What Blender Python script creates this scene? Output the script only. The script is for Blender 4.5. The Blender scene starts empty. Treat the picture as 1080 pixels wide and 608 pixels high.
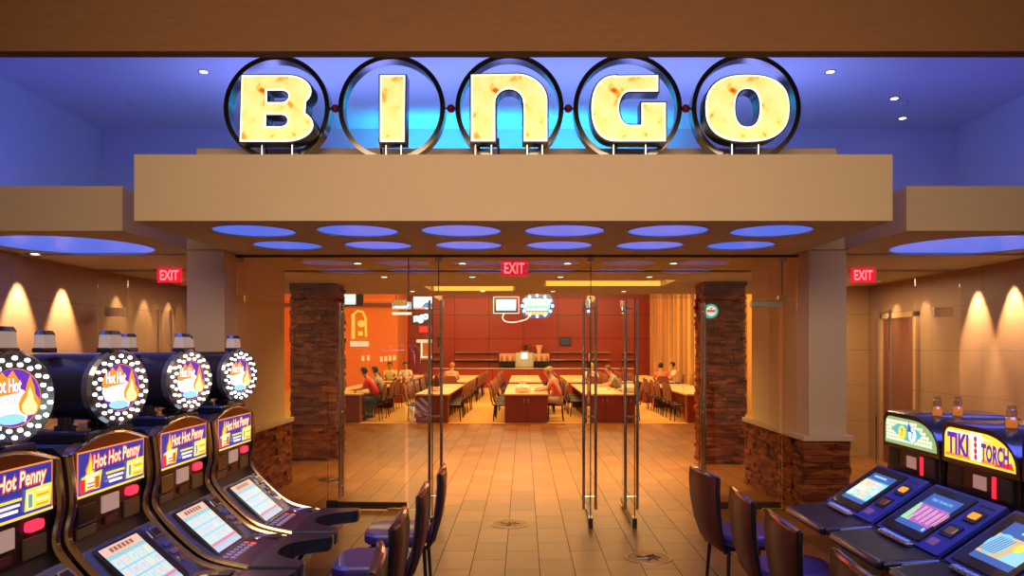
import bpy, bmesh, math, random
from mathutils import Vector, Matrix
random.seed(7)
PI = math.pi
S = bpy.context.scene
COL = S.collection
# ------------------------------------------------------------------ camera, world, exposure
cd = bpy.data.cameras.new('camera'); cam = bpy.data.objects.new('camera', cd); COL.objects.link(cam)
cam.location = (0, 0, 1.9); cam.rotation_euler = (PI/2, 0, 0)
cd.sensor_width = 36; cd.lens = 36*800/1080; cd.shift_x = -12/1080; cd.shift_y = 63/1080
cd.clip_start = 0.05; cd.clip_end = 200
S.camera = cam
w = bpy.data.worlds.new('world'); S.world = w; w.use_nodes = True
w.node_tree.nodes['Background'].inputs[0].default_value = (1, .62, .38, 1)
w.node_tree.nodes['Background'].inputs[1].default_value = .15
S.view_settings.view_transform = 'Standard'; S.view_settings.look = 'None'
S.view_settings.exposure = 0; S.view_settings.gamma = 1; S.view_settings.use_curve_mapping = False
S.cycles.use_denoising = True
S.cycles.max_bounces = 8; S.cycles.transparent_max_bounces = 24
S.cycles.sample_clamp_indirect = 4

def light(kind, name, loc, aim, power, color, size=1, size_y=None, spread=None, angle=None, blend=.5, soft=.05, parent=None):
    l = bpy.data.lights.new(name, kind); o = bpy.data.objects.new(name, l); COL.objects.link(o)
    l.energy = power; l.color = color
    if kind == 'AREA':
        l.shape = 'RECTANGLE'; l.size = size; l.size_y = size_y or size
        if spread: l.spread = math.radians(spread)
    if kind == 'SPOT': l.spot_size = math.radians(angle); l.spot_blend = blend; l.shadow_soft_size = soft
    if kind == 'POINT': l.shadow_soft_size = soft
    o.location = loc
    o.rotation_euler = (Vector(aim)-Vector(loc)).to_track_quat('-Z', 'Y').to_euler()
    if parent: o.parent = parent
    return o
WARM = (1, .74, .46); BLUE = (.08, .20, 1); AMB = (1, .45, .12)
# gaming-floor ceiling lights (above and behind the camera), then an added blue pair
light('AREA', 'gaming_floor_light', (0, 1.0, 4.4), (0, 7, 2.6), 96, (1, .77, .52), 7, 1.6, spread=95)
light('AREA', 'gaming_floor_low_light', (0, 2.6, 4.2), (0, 6.5, .5), 14, WARM, 6, 1.5)
for sx in (-1, 1): light('AREA', 'blue_console_fill', (sx*3.3, 3.6, 3.9), (sx*2.5, 4.2, .8), 48, (.10, .14, 1), 1.4, 3.2, spread=80)  # unseen blue lights added for the violet sheen on the slot consoles
# blue cove behind the sign
light('AREA', 'blue_cove_light', (-.1, 8.4, 3.8), (-.1, 8.4, 5), 78, (.22, .27, 1), 7, .5)
light('AREA', 'blue_cove_left', (-4.9, 8.3, 3.5), (-5.3, 9.3, 5), 8, (.06, .10, 1), 1.8, .6)
light('AREA', 'blue_cove_right', (4.7, 8.3, 3.5), (5.1, 9.3, 5), 10, (.08, .10, 1), 1.8, .6)
light('AREA', 'cyan_cove_light', (-.1, 10.1, 3.85), (-.1, 10.4, 5), 42, (.01, .5, 1), 3.9, .12, spread=85)
# vestibule and hall
light('AREA', 'vestibule_light', (-.1, 11.6, 2.9), (-.1, 11.9, 0), 230, (1, .60, .17), 4.6, 2.5, spread=120)
light('AREA', 'corridor_light_left', (-4.7, 11.8, 2.9), (-4.7, 11.8, 0), 30, WARM, .8, 1.6)
light('AREA', 'corridor_light_right', (4.9, 11.8, 2.9), (4.9, 11.8, 0), 60, WARM, .8, 1.6)
light('AREA', 'hall_light_near', (-.1, 20.5, 4.6), (-.1, 20.7, 0), 900, (1, .62, .22), 12, 5)
light('AREA', 'hall_light_far', (-.1, 30, 4.6), (-.1, 30.3, 0), 1100, (1, .62, .22), 11, 9)
light('AREA', 'hall_light_wall', (-8.5, 29.5, 4.4), (-8.5, 35, 2.2), 200, (1, .42, .08), 6, 1)
light('AREA', 'hall_back_wash', (.3, 33.5, 4.5), (.3, 38, 2.4), 260, (1, .5, .25), 10, .8)

# ------------------------------------------------------------------ materials
MATS = {}
def newmat(name):
    m = bpy.data.materials.new(name); m.use_nodes = True
    return m, m.node_tree.nodes, m.node_tree.links, m.node_tree.nodes['Principled BSDF']
def P(name, col, rough=.5, metal=0, var=.12, scale=6, bump=0, coat=0, stretch=(1, 1, 1), spec=.5):
    if name in MATS: return MATS[name]
    m, n, l, b = newmat(name)
    tc = n.new('ShaderNodeTexCoord'); mp = n.new('ShaderNodeMapping'); mp.inputs['Scale'].default_value = stretch
    nz = n.new('ShaderNodeTexNoise'); nz.inputs['Scale'].default_value = scale; nz.inputs['Detail'].default_value = 4
    l.new(tc.outputs['Object'], mp.inputs[0]); l.new(mp.outputs[0], nz.inputs['Vector'])
    cr = n.new('ShaderNodeMapRange'); cr.inputs[3].default_value = 1-var; cr.inputs[4].default_value = 1+var
    l.new(nz.outputs['Fac'], cr.inputs[0])
    mx = n.new('ShaderNodeVectorMath'); mx.operation = 'SCALE'; mx.inputs[0].default_value = col[:3]
    l.new(cr.outputs[0], mx.inputs['Scale']); l.new(mx.outputs[0], b.inputs['Base Color'])
    b.inputs['Roughness'].default_value = rough; b.inputs['Metallic'].default_value = metal
    b.inputs['Coat Weight'].default_value = coat; b.inputs['Specular IOR Level'].default_value = spec
    if bump:
        bp = n.new('ShaderNodeBump'); bp.inputs['Strength'].default_value = bump; bp.inputs['Distance'].default_value = .02
        l.new(nz.outputs['Fac'], bp.inputs['Height']); l.new(bp.outputs[0], b.inputs['Normal'])
    MATS[name] = m; return m
def E(col, s=1.0):
    k = 'glow_%02x%02x%02x_%d' % (int(col[0]*255), int(col[1]*255), int(col[2]*255), int(s*100))
    if k in MATS: return MATS[k]
    m, n, l, b = newmat(k)
    b.inputs['Base Color'].default_value = (col[0]*.3, col[1]*.3, col[2]*.3, 1); b.inputs['Roughness'].default_value = .3
    b.inputs['Emission Color'].default_value = (*col[:3], 1); b.inputs['Emission Strength'].default_value = s
    MATS[k] = m; return m
def glass_mat(name, tint=(.93, .96, .92), k=1.0):
    m = bpy.data.materials.new(name); m.use_nodes = True; n = m.node_tree.nodes; l = m.node_tree.links
    for x in list(n): n.remove(x)
    out = n.new('ShaderNodeOutputMaterial'); tr = n.new('ShaderNodeBsdfTransparent'); tr.inputs[0].default_value = (*tint, 1)
    gl = n.new('ShaderNodeBsdfGlossy'); gl.inputs['Roughness'].default_value = .01
    g = n.new('ShaderNodeNewGeometry'); dt = n.new('ShaderNodeVectorMath'); dt.operation = 'DOT_PRODUCT'
    l.new(g.outputs['Incoming'], dt.inputs[0]); l.new(g.outputs['Normal'], dt.inputs[1])
    def M(op, a, bb):
        q = n.new('ShaderNodeMath'); q.operation = op
        for i, v in enumerate((a, bb)):
            if v is None: continue
            if isinstance(v, (int, float)): q.inputs[i].default_value = v
            else: l.new(v, q.inputs[i])
        return q.outputs[0]
    a = M('ABSOLUTE', dt.outputs['Value'], None); a = M('SUBTRACT', 1.0, a); a = M('POWER', a, 5.0)
    a = M('MULTIPLY', a, .95*k); a = M('ADD', a, .05*k)
    mx = n.new('ShaderNodeMixShader'); l.new(a, mx.inputs[0]); l.new(tr.outputs[0], mx.inputs[1]); l.new(gl.outputs[0], mx.inputs[2])
    l.new(mx.outputs[0], out.inputs[0]); MATS[name] = m; return m
GLASS = glass_mat('clear_glass', k=1.7)
def tile_mat(name, c1, c2, mortar, bw, rh, off=(0, 0, 0), rough=.4, msize=.004, rotz=PI/2, bump=.25):
    m, n, l, b = newmat(name)
    tc = n.new('ShaderNodeTexCoord'); mp = n.new('ShaderNodeMapping')
    mp.inputs['Rotation'].default_value = (0, 0, rotz); mp.inputs['Location'].default_value = off
    br = n.new('ShaderNodeTexBrick'); br.inputs['Scale'].default_value = 1; br.inputs['Brick Width'].default_value = bw
    br.inputs['Row Height'].default_value = rh; br.inputs['Mortar Size'].default_value = msize; br.inputs['Mortar Smooth'].default_value = .3
    br.inputs['Color1'].default_value = (*c1, 1); br.inputs['Color2'].default_value = (*c2, 1); br.inputs['Mortar'].default_value = (*mortar, 1)
    l.new(tc.outputs['Object'], mp.inputs[0]); l.new(mp.outputs[0], br.inputs['Vector'])
    nz = n.new('ShaderNodeTexNoise'); nz.inputs['Scale'].default_value = 2.6; nz.inputs['Detail'].default_value = 2
    l.new(tc.outputs['Object'], nz.inputs['Vector'])
    cr = n.new('ShaderNodeMapRange'); cr.inputs[1].default_value = .25; cr.inputs[2].default_value = .75; cr.inputs[3].default_value = .8; cr.inputs[4].default_value = 1.2
    l.new(nz.outputs['Fac'], cr.inputs[0])
    sc = n.new('ShaderNodeVectorMath'); sc.operation = 'SCALE'; l.new(br.outputs['Color'], sc.inputs[0]); l.new(cr.outputs[0], sc.inputs['Scale'])
    l.new(sc.outputs[0], b.inputs['Base Color'])
    rr = n.new('ShaderNodeMapRange'); rr.inputs[3].default_value = rough-.03; rr.inputs[4].default_value = rough+.05
    l.new(nz.outputs['Fac'], rr.inputs[0]); l.new(rr.outputs[0], b.inputs['Roughness'])
    sp_ = n.new('ShaderNodeMapRange'); sp_.inputs[3].default_value = .45; sp_.inputs[4].default_value = .02; l.new(br.outputs['Fac'], sp_.inputs[0]); l.new(sp_.outputs[0], b.inputs['Specular IOR Level'])
    MATS[name] = m; return m
def panel_mat(name, col, line, bw, rh, rough=.5, msize=.006, vertical='X'):
    """large panels with thin dark joints, on a standing wall"""
    m, n, l, b = newmat(name)
    tc = n.new('ShaderNodeTexCoord'); sp = n.new('ShaderNodeSeparateXYZ'); cb = n.new('ShaderNodeCombineXYZ')
    l.new(tc.outputs['Object'], sp.inputs[0]); l.new(sp.outputs['X' if vertical == 'X' else 'Y'], cb.inputs[0]); l.new(sp.outputs['Z'], cb.inputs[1])
    br = n.new('ShaderNodeTexBrick'); br.offset = 0; br.inputs['Scale'].default_value = 1; br.inputs['Brick Width'].default_value = bw
    br.inputs['Row Height'].default_value = rh; br.inputs['Mortar Size'].default_value = msize; br.inputs['Mortar Smooth'].default_value = .1
    c2 = [c*.9 for c in col]
    br.inputs['Color1'].default_value = (*col, 1); br.inputs['Color2'].default_value = (*c2, 1); br.inputs['Mortar'].default_value = (*line, 1)
    l.new(cb.outputs[0], br.inputs['Vector'])
    nz = n.new('ShaderNodeTexNoise'); nz.inputs['Scale'].default_value = 5; nz.inputs['Detail'].default_value = 5
    mp = n.new('ShaderNodeMapping'); mp.inputs['Scale'].default_value = (1, 1, 9); l.new(tc.outputs['Object'], mp.inputs[0]); l.new(mp.outputs[0], nz.inputs['Vector'])
    cr = n.new('ShaderNodeMapRange'); cr.inputs[3].default_value = .85; cr.inputs[4].default_value = 1.15; l.new(nz.outputs['Fac'], cr.inputs[0])
    sc = n.new('ShaderNodeVectorMath'); sc.operation = 'SCALE'; l.new(br.outputs['Color'], sc.inputs[0]); l.new(cr.outputs[0], sc.inputs['Scale'])
    l.new(sc.outputs[0], b.inputs['Base Color']); b.inputs['Roughness'].default_value = rough
    MATS[name] = m; return m
def stone_mat():
    m, n, l, b = newmat('ledge_stone')
    tc = n.new('ShaderNodeTexCoord'); vo = n.new('ShaderNodeTexVoronoi'); vo.inputs['Scale'].default_value = 5
    mp = n.new('ShaderNodeMapping'); mp.inputs['Scale'].default_value = (1, 1, 3.5)
    l.new(tc.outputs['Object'], mp.inputs[0]); l.new(mp.outputs[0], vo.inputs['Vector'])
    cr = n.new('ShaderNodeValToRGB'); e = cr.color_ramp.elements
    e[0].color = (.11, .026, .010, 1); e[1].color = (.34, .10, .03, 1); e.new(.5).color = (.20, .052, .018, 1)
    sp = n.new('ShaderNodeSeparateColor'); l.new(vo.outputs['Color'], sp.inputs[0]); l.new(sp.outputs[0], cr.inputs[0]); l.new(cr.outputs[0], b.inputs['Base Color'])
    nz = n.new('ShaderNodeTexNoise'); nz.inputs['Scale'].default_value = 22; nz.inputs['Detail'].default_value = 6; l.new(tc.outputs['Object'], nz.inputs['Vector'])
    bp = n.new('ShaderNodeBump'); bp.inputs['Strength'].default_value = .8; bp.inputs['Distance'].default_value = .02
    l.new(nz.outputs['Fac'], bp.inputs['Height']); l.new(bp.outputs[0], b.inputs['Normal']); b.inputs['Roughness'].default_value = .9; b.inputs['Specular IOR Level'].default_value = .15
    return m
STONE = stone_mat()
def flame_face_mat():
    m, n, l, b = newmat('letter_glow')
    tc = n.new('ShaderNodeTexCoord'); nz = n.new('ShaderNodeTexNoise'); nz.inputs['Scale'].default_value = 5.5; nz.inputs['Detail'].default_value = 5; nz.inputs['Roughness'].default_value = .6
    l.new(tc.outputs['Object'], nz.inputs['Vector'])
    cr = n.new('ShaderNodeValToRGB'); e = cr.color_ramp.elements
    e[0].position = .33; e[0].color = (.72, .09, .01, 1); e[1].position = .62; e[1].color = (1, .86, .34, 1)
    x = e.new(.38); x.color = (.95, .38, .03, 1); x = e.new(.435); x.color = (1, .76, .20, 1)
    l.new(nz.outputs['Fac'], cr.inputs[0]); l.new(cr.outputs[0], b.inputs['Emission Color']); b.inputs['Emission Strength'].default_value = 1.12
    b.inputs['Base Color'].default_value = (.3, .25, .1, 1)
    return m
LETTER = flame_face_mat()
PLASTER = P('tan_plaster', (.62, .44, .28), .7, var=.04, scale=3)
SOFFIT = P('tan_soffit', (.56, .52, .35), .75, var=.03, scale=2)
FABRIC = P('brown_wall_fabric', (.17, .068, .02), .85, var=.18, scale=9, bump=.2, stretch=(1, 1, 7))
BLUEPLASTER = P('pale_plaster', (.72, .76, .82), .7, var=.04, scale=2)
FLOORT = tile_mat('amber_stone_tile', (.34, .128, .024), (.20, .070, .012), (.02, .008, .003), .59, .296, off=(0.3, .156, 0), rough=.31, msize=.0045)
CARPET = P('hall_carpet', (.66, .36, .10), .85, var=.15, scale=40, bump=.2)
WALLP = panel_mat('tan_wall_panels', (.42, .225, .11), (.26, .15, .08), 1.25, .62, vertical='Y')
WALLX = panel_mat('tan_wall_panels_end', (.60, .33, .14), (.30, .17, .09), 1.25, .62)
REDW = panel_mat('red_wood_panels', (.29, .034, .017), (.10, .018, .01), 1.72, 1.18, rough=.4, msize=.02)
ORANGE = P('orange_wall_paint', (.78, .26, .06), .7, var=.06, scale=2)
CHROME = P('chrome', (.78, .76, .72), .14, 1, var=.03)
STEEL = P('brushed_steel', (.62, .55, .45), .3, 1, var=.06)
BRASS = P('brass', (.8, .5, .16), .25, 1, var=.1)
BLACK = P('black_gloss_plastic', (.012, .012, .016), .22, var=.1, coat=.4)
DARK = P('dark_satin_plastic', (.03, .028, .032), .45, var=.15)
GOLDTRIM = P('gold_chrome_trim', (.72, .48, .26), .16, 1, var=.15)
CONSOLE = P('blue_grey_metallic', (.20, .24, .48), .24, .7, var=.12, scale=14)
NAVY = P('blue_console_paint', (.03, .05, .33), .32, .15, var=.1)
VINYL = P('purple_vinyl', (.04, .02, .11), .35, var=.15, coat=.3)
MAROON = P('maroon_vinyl', (.10, .02, .016), .5, var=.15, coat=.15)
WOODTOP = P('light_wood_top', (.80, .50, .24), .35, var=.15, scale=5, stretch=(6, 1, 1))
TABLER = P('red_brown_laminate', (.27, .035, .02), .4, var=.15, scale=4, stretch=(1, 1, .3))
CHAIRB = P('mauve_brown_fabric', (.24, .085, .055), .6, var=.2)
WHITEP = P('white_paper', (.85, .8, .72), .6, var=.05)

# ------------------------------------------------------------------ mesh builder
class MB:
    def __init__(s): s.v = []; s.f = []; s.m = []; s.mats = []
    def mi(s, m):
        if m not in s.mats: s.mats.append(m)
        return s.mats.index(m)
    def add(s, vs, fs, m):
        o = len(s.v); s.v += [tuple(x) for x in vs]; k = s.mi(m)
        for f in fs: s.f.append([i+o for i in f]); s.m.append(k)
        return s
    def box(s, x0, x1, y0, y1, z0, z1, m):
        x0, x1 = min(x0, x1), max(x0, x1); y0, y1 = min(y0, y1), max(y0, y1); z0, z1 = min(z0, z1), max(z0, z1)
        vs = [(x, y, z) for x in (x0, x1) for y in (y0, y1) for z in (z0, z1)]
        return s.add(vs, [(0, 1, 3, 2), (4, 6, 7, 5), (0, 4, 5, 1), (2, 3, 7, 6), (0, 2, 6, 4), (1, 5, 7, 3)], m)
    def loft(s, rings, m, caps=True, closed=True):
        n = len(rings[0]); vs = [p for r in rings for p in r]; fs = []
        for i in range(len(rings)-1):
            for j in range(n if closed else n-1):
                a = i*n+j; b = i*n+(j+1) % n; fs.append((a, b, b+n, a+n))
        if caps: fs.append(tuple(range(n))[::-1]); fs.append(tuple(range((len(rings)-1)*n, len(rings)*n)))
        return s.add(vs, fs, m)
    def cyl(s, p0, p1, r0, m, r1=None, seg=16, caps=True):
        p0 = Vector(p0); p1 = Vector(p1); r1 = r0 if r1 is None else r1
        q = (p1-p0).to_track_quat('Z', 'Y'); rs = []
        for p, r in ((p0, r0), (p1, r1)): rs.append([p+q @ Vector((math.cos(2*PI*k/seg)*r, math.sin(2*PI*k/seg)*r, 0)) for k in range(seg)])
        return s.loft(rs, m, caps)
    def lathe(s, prof, m, seg=20, c=(0, 0, 0), caps=True):
        rs = [[(c[0]+r*math.cos(2*PI*k/seg), c[1]+r*math.sin(2*PI*k/seg), c[2]+z) for k in range(seg)] for r, z in prof]
        return s.loft(rs, m, caps)
    def tube(s, pts, r, m, seg=8):
        pts = [Vector(p) for p in pts]; rs = []; up = None
        for i, p in enumerate(pts):
            t = (pts[min(i+1, len(pts)-1)]-pts[max(i-1, 0)]).normalized()
            if up is None: up = t.orthogonal().normalized()
            up = (up-t*up.dot(t)).normalized(); sd = t.cross(up)
            rr = r[i] if isinstance(r, (list, tuple)) else r
            rs.append([p+(up*math.cos(2*PI*k/seg)+sd*math.sin(2*PI*k/seg))*rr for k in range(seg)])
        return s.loft(rs, m)
    def prism(s, prof, y0, y1, m, axis='y'):
        """closed outline in (x,z) [axis y], (y,z) [axis x] or (x,y) [axis z]"""
        f = {'y': lambda a, b, t: (a, t, b), 'x': lambda a, b, t: (t, a, b), 'z': lambda a, b, t: (a, b, t)}[axis]
        return s.loft([[f(a, b, y0) for a, b in prof], [f(a, b, y1) for a, b in prof]], m)
    def sphere(s, c, r, m, seg=12, rings=8, sc=(1, 1, 1)):
        rs = []
        for i in range(1, rings):
            t = PI*i/rings
            rs.append([(c[0]+sc[0]*r*math.sin(t)*math.cos(2*PI*k/seg), c[1]+sc[1]*r*math.sin(t)*math.sin(2*PI*k/seg), c[2]-sc[2]*r*math.cos(t)) for k in range(seg)])
        return s.loft(rs, m)
    def build(s, name, parent=None, smooth=False, bevel=0, loc=None, rot=None):
        me = bpy.data.meshes.new(name); me.from_pydata(s.v, [], s.f)
        for m in s.mats: me.materials.append(m)
        me.polygons.foreach_set('material_index', s.m)
        bm = bmesh.new(); bm.from_mesh(me); bmesh.ops.recalc_face_normals(bm, faces=bm.faces); bm.to_mesh(me); bm.free()
        if smooth:
            me.polygons.foreach_set('use_smooth', [True]*len(me.polygons))
            try: me.set_sharp_from_angle(angle=math.radians(40))
            except Exception: pass
        o = bpy.data.objects.new(name, me); COL.objects.link(o)
        if parent: o.parent = parent
        if loc: o.location = loc
        if rot: o.rotation_euler = rot
        if bevel:
            b = o.modifiers.new('bevel', 'BEVEL'); b.width = bevel; b.segments = 2; b.limit_method = 'ANGLE'; b.harden_normals = False
        return o
def tag(o, label=None, cat=None, group=None, kind=None):
    if label: o['label'] = label
    if cat: o['category'] = cat
    if group: o['group'] = group
    if kind: o['kind'] = kind
    return o
def thing(name, label, cat, loc=(0, 0, 0), rz=0, group=None):
    o = bpy.data.objects.new(name, None); COL.objects.link(o); o.location = loc; o.rotation_euler = (0, 0, rz)
    o.empty_display_size = .1
    return tag(o, label, cat, group)
def struct(o, label=None):
    o['kind'] = 'structure'
    if label: o['label'] = label
    return o
def copy_tree(o, parent=None, keys=True):
    c = o.copy(); COL.objects.link(c)
    c.parent = parent
    for ch in o.children: copy_tree(ch, c)
    return c
def rrect(w, h, r, seg=4, cx=0, cy=0):
    pts = []
    for (sx, sy, a0) in ((1, 1, 0), (-1, 1, 90), (-1, -1, 180), (1, -1, 270)):
        for k in range(seg+1):
            a = math.radians(a0+90*k/seg); pts.append((cx+sx*(w/2-r)+r*math.cos(a), cy+sy*(h/2-r)+r*math.sin(a)))
    return pts
# flat artwork: polygons and text mapped onto a frame, one mesh
TEXTC = {}
def text_polys(s, bold=0):
    if (s, bold) in TEXTC: return TEXTC[(s, bold)]
    c = bpy.data.curves.new('t', 'FONT'); c.body = s; c.size = 1; c.offset = bold; c.resolution_u = 2
    o = bpy.data.objects.new('t', c); COL.objects.link(o); dg = bpy.context.evaluated_depsgraph_get()
    me = bpy.data.meshes.new_from_object(o.evaluated_get(dg))
    vs = [(v.co.x, v.co.y) for v in me.vertices]; fs = [list(p.vertices) for p in me.polygons]
    bpy.data.objects.remove(o); bpy.data.curves.remove(c); bpy.data.meshes.remove(me)
    xs = [v[0] for v in vs]; ys = [v[1] for v in vs]; x0, x1, y0, y1 = min(xs), max(xs), min(ys), max(ys)
    vs = [((x-x0)/(x1-x0)-.5, (y-y0)/(y1-y0)-.5) for x, y in vs]
    TEXTC[(s, bold)] = (vs, fs); return vs, fs
class Art:
    def __init__(s, O, U, V, N, dz=.0006): s.O, s.U, s.V, s.N = map(Vector, (O, U, V, N)); s.mb = MB(); s.k = 0; s.dz = dz
    def put(s, vs, fs, m, k=None):
        k = s.k if k is None else k
        s.mb.add([s.O+s.U*x+s.V*y+s.N*(k*s.dz) for x, y in vs], fs, m); s.k = k+1
    def poly(s, pts, m, k=None): s.put(pts, [list(range(len(pts)))], m, k)
    def rect(s, x0, y0, x1, y1, m, k=None): s.poly([(x0, y0), (x1, y0), (x1, y1), (x0, y1)], m, k)
    def disc(s, cx, cy, r, m, seg=28, ry=None, k=None): s.poly([(cx+r*math.cos(2*PI*i/seg), cy+(ry or r)*math.sin(2*PI*i/seg)) for i in range(seg)], m, k)
    def text(s, t, cx, cy, w, h, m, bold=0, shear=0, rot=0, k=None):
        vs, fs = text_polys(t, bold); c, q = math.cos(rot), math.sin(rot); o = []
        for x, y in vs:
            X, Y = x*w+y*h*shear, y*h; o.append((cx+X*c-Y*q, cy+X*q+Y*c))
        s.put(o, fs, m, k)
    def build(s, name, parent=None):
        me = bpy.data.meshes.new(name); me.from_pydata(s.mb.v, [], s.mb.f)
        for m in s.mb.mats: me.materials.append(m)
        me.polygons.foreach_set('material_index', s.mb.m)
        o = bpy.data.objects.new(name, me); COL.objects.link(o); o.parent = parent; return o
def curve_solid(name, loops, depth, mat, offset=0, parent=None, loc=(0, 0, 0), bevel=0):
    """2-D outline with holes (x right, y up) extruded; stands upright facing -Y"""
    c = bpy.data.curves.new('c', 'CURVE'); c.dimensions = '2D'; c.fill_mode = 'BOTH'; c.extrude = depth/2; c.offset = offset
    for lp in loops:
        sp = c.splines.new('POLY'); sp.points.add(len(lp)-1); sp.use_cyclic_u = True
        for p, q in zip(sp.points, lp): p.co = (q[0], q[1], 0, 1)
    o = bpy.data.objects.new('c', c); COL.objects.link(o); dg = bpy.context.evaluated_depsgraph_get()
    me = bpy.data.meshes.new_from_object(o.evaluated_get(dg)); bpy.data.objects.remove(o); bpy.data.curves.remove(c)
    me.transform(Matrix.Rotation(PI/2, 4, 'X')); me.materials.clear(); me.materials.append(mat)
    me.name = name; r = bpy.data.objects.new(name, me); COL.objects.link(r); r.parent = parent; r.location = loc
    return r

# ------------------------------------------------------------------ the setting
YG = 8.85
struct(MB().box(-12, 8, -1, 19, -.1, 0, FLOORT).build('floor'), 'amber stone tile floor in long staggered tiles')
struct(MB().box(-12, 8, 19, 38.2, -.1, .004, CARPET).build('floor_carpet'), 'pale orange carpet of the bingo hall')
# bulkhead across the top
struct(MB().box(-8, 8, 5.5, 5.62, 4.052, 5.1, FABRIC).build('wall_bulkhead'), 'brown fabric bulkhead above the blue recess')
struct(MB().box(-8, 8, 5.62, 10.8, 4.96, 5.1, BLUEPLASTER).build('ceiling_recess'), 'pale ceiling of the blue lit recess')
struct(MB().box(-6.4, 6.5, 10.6, 10.8, 2.98, 4.96, BLUEPLASTER).build('wall_recess'))
# side walls
LW = -5.9; RW = 6.05
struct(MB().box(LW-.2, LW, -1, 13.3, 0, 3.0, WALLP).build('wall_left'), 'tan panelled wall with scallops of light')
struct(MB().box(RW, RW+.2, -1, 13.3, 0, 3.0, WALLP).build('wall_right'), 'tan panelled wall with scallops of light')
struct(MB().box(LW-.2, LW, -1, 10.8, 3.0, 5.1, BLUEPLASTER).build('wall_left_upper'))
struct(MB().box(RW, RW+.2, -1, 10.8, 3.0, 5.1, BLUEPLASTER).build('wall_right_upper'))
def holed_slab(x0, x1, y0, y1, z0, z1, holes, m, name, extra=None):
    """slab whose underside has round openings; holes = (cx, cy, r)"""
    mb = MB(); xs = sorted({x0, x1} | {a for h in holes for a in (h[0]-h[2]-.03, h[0]+h[2]+.03)})
    ys = sorted({y0, y1} | {round(a, 5) for h in holes for a in (h[1]-h[2]-.03, h[1]+h[2]+.03)})
    for i in range(len(xs)-1):
        for j in range(len(ys)-1):
            cx, cy = (xs[i]+xs[i+1])/2, (ys[j]+ys[j+1])/2
            if xs[i+1]-xs[i] < 1e-4 or ys[j+1]-ys[j] < 1e-4: continue
            hh = [h for h in holes if abs(h[0]-cx) < 1e-3 and abs(h[1]-cy) < 1e-3]
            if not hh:
                mb.add([(xs[i], ys[j], z0), (xs[i+1], ys[j], z0), (xs[i+1], ys[j+1], z0), (xs[i], ys[j+1], z0)], [(0, 1, 2, 3)], SOFFIT); continue
            r = hh[0][2]; n = 40; inn = []; outr = []; top = []
            for k in range(n):
                a = 2*PI*k/n+PI/4; c, s_ = math.cos(a), math.sin(a); q = max(abs(c), abs(s_))
                inn.append((cx+r*c, cy+r*s_, z0)); top.append((cx+r*c, cy+r*s_, z0+.09))
                outr.append((cx+(xs[i+1]-xs[i])/2*c/q, cy+(ys[j+1]-ys[j])/2*s_/q, z0))
            mb.loft([outr, inn, top], SOFFIT, caps=False)
    mb.add([(x0, y0, z1), (x1, y0, z1), (x1, y1, z1), (x0, y1, z1), (x0, y0, z0), (x1, y0, z0), (x1, y1, z0), (x0, y1, z0)],
           [(0, 1, 2, 3), (0, 4, 5, 1), (1, 5, 6, 2), (2, 6, 7, 3), (3, 7, 4, 0)], m)
    return mb
COFF = E((.07, .15, .76), 1.0)
def coffer(x, y, z, r, label):
    t = thing('blue_lit_coffer', label, 'ceiling light', (x, y, z), 0, 'round blue recessed lights in the ceiling')
    MB().cyl((0, 0, .008), (0, 0, .03), r-.003, COFF, seg=40).build('diffuser', t)  # glowing disc stands in for the coffer top lit by hidden neon
    if r > .6: light('AREA', 'coffer_lamp', (0, 0, -.01), (0, 0, -2), 10, (.12, .15, 1), 1.1, parent=t)
    n = 40; mb = MB(); rs = []
    for (rr, zz) in ((r+.012, -.004), (r-.006, -.004), (r-.006, .05), (r-.002, .05), (r-.002, .004), (r+.012, .004)):
        rs.append([(rr*math.cos(2*PI*k/n), rr*math.sin(2*PI*k/n), zz) for k in range(n)])
    mb.loft(rs+[rs[0]], SOFFIT, caps=False).build('rim', t)
ORD = ['first', 'second', 'third', 'fourth', 'fifth', 'sixth', 'seventh', 'eighth', 'ninth', 'tenth', 'eleventh']
hx = [-2.49+.957*i for i in range(6)]
holes = [(x, 7.03, .375) for x in hx]+[(x, 8.02, .355) for x in hx]
# main canopy: soffit with two rows of openings (each row its own cells)
mb = holed_slab(-3.31, 3.14, 6.45, 7.5, 2.98, 3.545, holes[:6], PLASTER, '')
mb2 = holed_slab(-3.31, 3.14, 7.5, YG+.02, 2.98, 3.545, holes[6:], PLASTER, '')
o = mb; off = len(o.v); o.v = o.v+mb2.v; o.f = o.f+[[i+off for i in f] for f in mb2.f]; o.m = o.m+[o.mi(mb2.mats[i]) for i in mb2.m]
struct(o.build('ceiling_canopy'), 'tan entrance canopy with round blue lights in its underside')
struct(MB().box(-3.08, 2.95, 7.15, 8.8, 3.545, 3.78, PLASTER).build('ceiling_canopy_step'), 'low upper step of the canopy behind the letters')
for r, row in enumerate(('front', 'rear')):
    for i, x in enumerate(hx):
        coffer(x, (7.03, 8.02)[r], 2.98, (.375, .355)[r], f'{ORD[i]} round blue light from the left in the {row} row under the canopy')
# side canopies
for sd, x0, x1, hxx in (('left', LW, -3.77, -4.86), ('right', 3.60, RW, 4.83)):
    mb = holed_slab(x0, x1, 7.13, 10.6, 3.0, 3.42, [(hxx, 8.2, .8)], PLASTER, '')
    struct(mb.build('ceiling_side_'+sd), f'{sd} side canopy with one large round blue light')
    coffer(hxx, 8.2, 3.0, .8, f'large round blue light in the ceiling of the {sd} side passage')
    struct(MB().box(x0, x1, 10.6, 13.3, 3.0, 3.1, SOFFIT).build('ceiling_corridor_'+sd))
# infill between side and main canopies, behind
for x0, x1 in ((-3.77, -3.31), (3.14, 3.60)):
    struct(MB().box(x0, x1, 8.5, 10.6, 3.0, 3.4, PLASTER).build('ceiling_infill'))
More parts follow.
